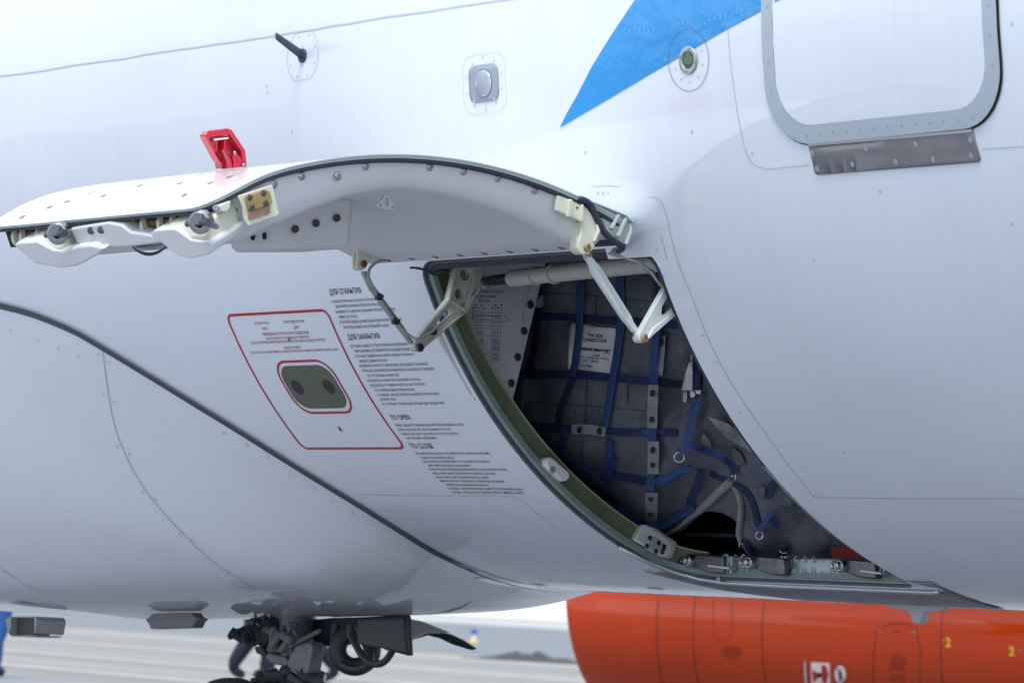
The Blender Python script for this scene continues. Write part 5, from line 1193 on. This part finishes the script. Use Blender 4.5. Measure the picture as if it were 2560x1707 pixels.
Pp = EC+EA*2.3+Vector((0, 0, ER*.95)); g = G(); g.add(*prism([Pp+EA*a+Vector((0, 0, b)) for a, b in ((-1.2, -.02), (-.8, .22), (.6, .5), (2.4, .5), (2.6, .1), (2.2, -.08))], EN*.16)); g.done('pylon', WHITE, ENG, bevel=.03)
wg = [EC+EA*.8+EN*(-1.6)+Vector((0, 0, 1.55)), EC+EA*4.2+EN*(-1.6)+Vector((0, 0, 1.5)), EC+EA*4.8+EN*5+Vector((0, 0, 1.2)), EC+EA*-1+EN*5+Vector((0, 0, 1.25))]
g = G(); g.add(*prism([Vector(p) for p in (wg[0], wg[1], wg[2], wg[3])], (0, 0, .22))); wing = g.done('wing_panel', WHITE, ENG, bevel=.08)
def eh(px, py):
    d = ray(px, py); o = CAM-EC; r = ER; t_ = None
    for _ in range(3):
        dn, dz = d.dot(EN), d.z; on, oz = o.dot(EN), o.z
        a = dn*dn+dz*dz; b = on*dn+oz*dz; c = on*on+oz*oz-r*r; D_ = max(b*b-a*c, 0); q = (-b-math.sqrt(D_))/a; P = o+d*q; t = P.dot(EA); r = erad(min(max(t, .05), 4.3))
    return (t, math.atan2(-P.z, -P.dot(EN)))
def eline(g, P, w_, off=.003, cl=False):
    Q = P+[P[0]] if cl else P; D_ = []
    for a, b in zip(Q, Q[1:]):
        k = max(1, int(math.hypot(b[0]-a[0], (b[1]-a[1])*ER)/.06)); D_ += [(a[0]+(b[0]-a[0])*i/k, a[1]+(b[1]-a[1])*i/k) for i in range(k)]
    D_.append(Q[-1]); vs = []
    for i, (t, ph) in enumerate(D_):
        a = D_[max(i-1, 0)]; b = D_[min(i+1, len(D_)-1)]; dx, dy = b[0]-a[0], (b[1]-a[1])*ER; L = math.hypot(dx, dy) or 1; nx_, ny_ = -dy/L*w_/2, dx/L*w_/2
        for s in (-1, 1): vs.append(EPt(t+nx_*s, ph+ny_*s/ER, off))
    g.add(vs, [(2*i, 2*i+2, 2*i+3, 2*i+1) for i in range(len(D_)-1)])
g = G()
for px in (1642, 1733, 1905, 2352):
    t, _ = eh(px, 1600); eline(g, [(t, -1.4), (t, 1.4)], .009)
a0 = [eh(*p) for p in ((2190, 1760), (2185, 1620), (2192, 1580), (2220, 1558), (2270, 1557), (2292, 1575), (2302, 1620), (2308, 1760))]; eline(g, a0, .008)
a0 = [eh(*p) for p in ((1785, 1480), (1785, 1590), (1800, 1600), (1820, 1598), (1830, 1570), (1832, 1480))]; eline(g, a0, .006)
g.done('cowl_seam', M('cowl seam', (.16, .02, .01), .5), cow, smooth=True)
def etext(g, s, p, px1, h, off=.004, bold=.01):
    vs, fs = textmesh(s, bold); t0, f0 = eh(*p); t1, _ = eh(px1, p[1]); hh = f0-eh(p[0], p[1]-h)[1]; g.add([EPt(t0+(t1-t0)*a, f0-hh*b, off) for a, b in vs], fs)
g = G(); etext(g, "2", (2364, 1615), 2377, 23, bold=.03); etext(g, "2", (2522, 1637), 2537, 23, bold=.03); g.done('yellow_digit', M('yellow paint', (.75, .42, .02), .4), cow)
g = G()
for i, (x, y, x1) in enumerate(((1806, 1619, 1850), (1800, 1627, 1856), (1806, 1635, 1850), (1812, 1643, 1844), (2232, 1578, 2252), (2234, 1636, 2250), (2224, 1646, 2264), (2222, 1655, 2266), (2228, 1664, 2260), (2222, 1672, 2264), (2226, 1690, 2264), (2224, 1700, 2262))):
    etext(g, ("CAUTION KEEP CLEAR", "OIL SERVICE PANEL", "CHECK LATCHES")[i % 3] if i != 4 else "OIL", (x, y), x1, 5, bold=.02)
g.done('stencil_lettering', M('stencil brown', (.1, .015, .01), .5), cow)
def epoly(g, pts, off):
    P = [eh(*p) for p in pts]; v, f, _ = cdt([(a, b*ER) for a, b in P], (), .03)
    g.add([EPt(a, b/ER, off) for a, b in v], f)
WH = M('decal white', (.7, .66, .6), .45); RDD = M('decal red', (.4, .02, .03), .45)
g = G(); epoly(g, [(2028, 1654), (2074, 1656), (2078, 1720), (2030, 1720)], .004); epoly(g, circ(2101, 1684, 14, 22, 24), .004); epoly(g, [(2011, 1653), (2014, 1653), (2018, 1715), (2014, 1715)], .004); wd = g.done('warning_sign', WH, cow)
g = G(); epoly(g, [(2030, 1672), (2048, 1682), (2048, 1690), (2034, 1705)], .005); epoly(g, [(2054, 1660), (2066, 1662), (2072, 1684), (2066, 1708), (2056, 1706), (2054, 1684)], .005)
pr = circ(2101, 1684, 17, 26, 28); 
P = [eh(*p) for p in pr]; eline(g, P, .012, .005, True); P = [eh(2092, 1668), eh(2112, 1702)]; eline(g, P, .010, .006); epoly(g, [(2005, 1653), (2009, 1653), (2012, 1715), (2008, 1715)], .004); epoly(g, [(2017, 1655), (2022, 1655), (2024, 1715), (2020, 1715)], .004)
g.done('sign_red', RDD, wd)
g = G(); epoly(g, circ(2101, 1673, 2.6, 3.2, 10), .0055); epoly(g, [(2096, 1678), (2106, 1678), (2104, 1692), (2103, 1702), (2099, 1702), (2098, 1692)], .0055); epoly(g, circ(2049, 1686, 6, 6, 10), .0057); g.done('sign_figure', BLK, wd)
g = G()
for q in ((2358, 1600), (2550, 1624), (2200, 1578), (2286, 1580)): 
    t, p_ = eh(*q); g.add([EPt(t+.009*math.cos(2*pi*k/10), p_+.009*math.sin(2*pi*k/10)/ER, .005) for k in range(10)], [tuple(range(10))])
g.done('cowl_fastener', STEEL, cow)

# ================================================================== people walking behind
def person(loc, head, ph, col1, col2, label, sc=1):
    me = bpy.data.meshes.new('person'); c, s = math.cos(head), math.sin(head)
    def L(x, y, z): return (x*c-y*s, x*s+y*c, z)      # x = forward, y = left
    st = .42*ph
    J = [((0, 0, .98), .15), ((0, 0, 1.15), .135), ((0, 0, 1.35), .16), ((0, 0, 1.46), .10), ((.01, 0, 1.53), .058), ((.03, 0, 1.62), .085), ((.03, 0, 1.72), .09), ((.02, 0, 1.79), .06)]
    E_ = [(i, i+1) for i in range(7)]
    for sy, q in ((1, 1), (-1, -1)):
        f = q*st; b = len(J)
        J += [((f*.05, sy*.12, .93), .14), ((f*.5+.04, sy*.12, .52), .115), ((f*.95-(.06 if f < 0 else 0), sy*.12, .18 if f > 0 else .22), .095), ((f*.95-(.06 if f < 0 else 0), sy*.12, .08 if f > 0 else .12), .075), ((f*.95+.15-(.06 if f < 0 else 0), sy*.13, .06), .055)]
        E_ += [(0, b), (b, b+1), (b+1, b+2), (b+2, b+3), (b+3, b+4)]
        b = len(J); g_ = -f*.6
        J += [((0, sy*.19, 1.42), .062), ((g_*.45, sy*.24, 1.16), .048), ((g_+.08, sy*.23, .94), .036), ((g_+.12, sy*.22, .86), .032)]
        E_ += [(2, b), (b, b+1), (b+1, b+2), (b+2, b+3)]
        h0 = b+3
        for k in range(4): n0 = len(J); J += [((g_+.145+.004*k, sy*(.205+.013*(k-1.5)), .80), .010), ((g_+.14, sy*(.2+.012*(k-1.5)), .765), .008)]; E_ += [(h0, n0), (n0, n0+1)]
        n0 = len(J); J += [((g_+.165, sy*.195, .82), .010)]; E_.append((h0, n0))
    me.from_pydata([L(*p) for p, r in J], E_, []); o = bpy.data.objects.new('tmp', me); COL.objects.link(o)
    m = o.modifiers.new('skin', 'SKIN'); m.use_smooth_shade = True
    for i, (p, r) in enumerate(J): v = me.skin_vertices[0].data[i]; v.radius = (r, r); v.use_root = i == 0
    sb = o.modifiers.new('sub', 'SUBSURF'); sb.levels = 1; sb.render_levels = 1
    dg = bpy.context.evaluated_depsgraph_get(); ev = o.evaluated_get(dg); nm = bpy.data.meshes.new_from_object(ev); bpy.data.objects.remove(o)
    b = bpy.data.objects.new('person', nm); COL.objects.link(b); b.location = loc; b.scale = (sc,)*3
    nm.materials.clear()
    for m_ in (M('trousers '+label[:4], col1, .8), M('jacket '+label[:4], col2, .8), M('skin tone', (.45, .27, .2), .5), M('shoe black', (.02, .02, .02), .5)): nm.materials.append(m_)
    for p in nm.polygons:
        z = p.center.z; r = math.hypot(p.center.x, p.center.y); p.use_smooth = True
        p.material_index = 3 if z < .10 else (0 if z < .99 and not (z > .72 and abs(-p.center.x*s+p.center.y*c) > .175) else (2 if z > 1.5 or z < .88 else 1))
    tag(b, label, 'person', 'people walking behind the aircraft'); WLOC[b.name] = Vector(loc)
    hv, hf = [], []
    for i in range(9):
        for k in range(18): a = pi/2*(i/8)*1.15; q = 2*pi*k/18; hv.append(Vector(L(.01+.098*math.sin(a)*math.cos(q), .092*math.sin(a)*math.sin(q), 1.72+.095*math.cos(a))))
    hf = [(i*18+k, i*18+(k+1) % 18, (i+1)*18+(k+1) % 18, (i+1)*18+k) for i in range(8) for k in range(18)]
    h = mk('hair', hv, hf, M('dark hair', (.03, .02, .015), .7), None, smooth=True); h.parent = b
    fc = G()
    for sy in (-1, 1): fc.add(*lathe([(0, .009), (.006, .007), (.008, 0)], L(.108, sy*.033, 1.70), L(1, 0, 0), 10)); fc.add(*box(L(.02, sy*.098, 1.68), (.03, .02, .05)))
    fc.add(*lathe([(0, .014), (.03, .008), (.032, 0)], L(.10, 0, 1.665), L(1, 0, -.3), 8)); fc.add(*box(L(.108, 0, 1.63), (.012, .045, .008)))
    
    for v_, f_ in fc.g: fo = G().add(v_, f_).done('face_part', M('face tone', (.3, .15, .11), .5), b); fo.matrix_parent_inverse = Matrix()
    return b
pa = PZ(632, 1703, 0); person(tuple(pa), math.atan2(RH.y, RH.x)+.1, -.45, (.004, .009, .03), (.01, .015, .03), 'person in dark navy trousers striding, legs just left of the nose gear')
pb = PZ(742, 1703, 0); person(tuple(pb), math.atan2(-RH.y, -RH.x), 1.0, (.008, .03, .1), (.015, .03, .08), 'person in blue jeans in mid stride directly behind the nose gear leg')
pc = PZ(-22, 1693, 0); person(tuple(pc), math.atan2(RH.y, RH.x)+.8, .3, (.015, .09, .28), (.015, .09, .28), 'figure in bright blue clothes at the far left edge under the belly')
# marker post and dark earth heap far out on the field
pm_ = PZ(1184, 1606, 0); mkr = empty('field_marker', tuple(pm_), 'small blue topped marker with a yellow foot standing far out on the field', 'marker'); sM = .021
g = G(); g.add(*lathe([(0, .18), (.04, .18), (.14, .08)], pm_, (0, 0, 1), 16)); g.done('marker_foot', M('marker yellow', (.7, .45, .15), .5), mkr)
g = G(); g.add(*lathe([(.14, .07), (.3, .06)], pm_, (0, 0, 1), 16)); g.done('marker_post', WHITE2, mkr)
g = G(); g.add(*lathe([(.3, .07), (.32, .12), (.46, .11), (.49, 0)], pm_, (0, 0, 1), 16)); g.done('marker_cap', M('marker blue', (.05, .05, .5), .5), mkr)
pd = PZ(1330, 1652, 0); vs = []; fs = []; K = 60
for i in range(K+1):
    for j in range(21):
        u, v = i/K*2-1, j/10-1; env = sm(1-abs(u))*sm(1-abs(v)); P = pd+RH*u*1.6+FH*v*2.0; h_ = env*(.16+.16*(noise.noise(Vector((u*5, v*4, 0)))+.5*noise.noise(Vector((u*16, v*12, 3)))))
        vs.append(Vector((P.x, P.y, max(h_, -.01)+.0)))
for i in range(K):
    for j in range(20): fs.append((i*21+j, (i+1)*21+j, (i+1)*21+j+1, i*21+j+1))
hp_ = G().add(vs, fs).done('earth_heap', M('dark soil', (.06, .06, .062), .95, 0, 0, .4, 4), None); tag(hp_, 'low dark heap of earth on the pale apron left of the orange engine', 'earth heap')

# ================================================================== each assembly becomes one mesh part that carries its pieces
def promote(e, main):
    ch = [c for c in bpy.data.objects if c.parent == e]
    m = next(c for c in ch if c.name.split('.')[0] == main); nm = e.name; e.name = '_old'
    for c in ch:
        if c is m: continue
        c.parent = m; c.matrix_parent_inverse = Matrix()
    m.parent = PLANE; m.matrix_parent_inverse = Matrix(); bpy.data.objects.remove(e); m.name = nm
    return m
def flatten(e):
    for c in [c for c in bpy.data.objects if c.parent == e]: c.parent = PLANE; c.matrix_parent_inverse = Matrix()
    bpy.data.objects.remove(e)
promote(DOOR, 'door_skin'); promote(SEN, 'bezel'); promote(LMP, 'lamp_plate'); promote(ANT, 'antenna_base'); promote(PLC, 'red_border')
flatten(JAMB); flatten(CD); flatten(NG)
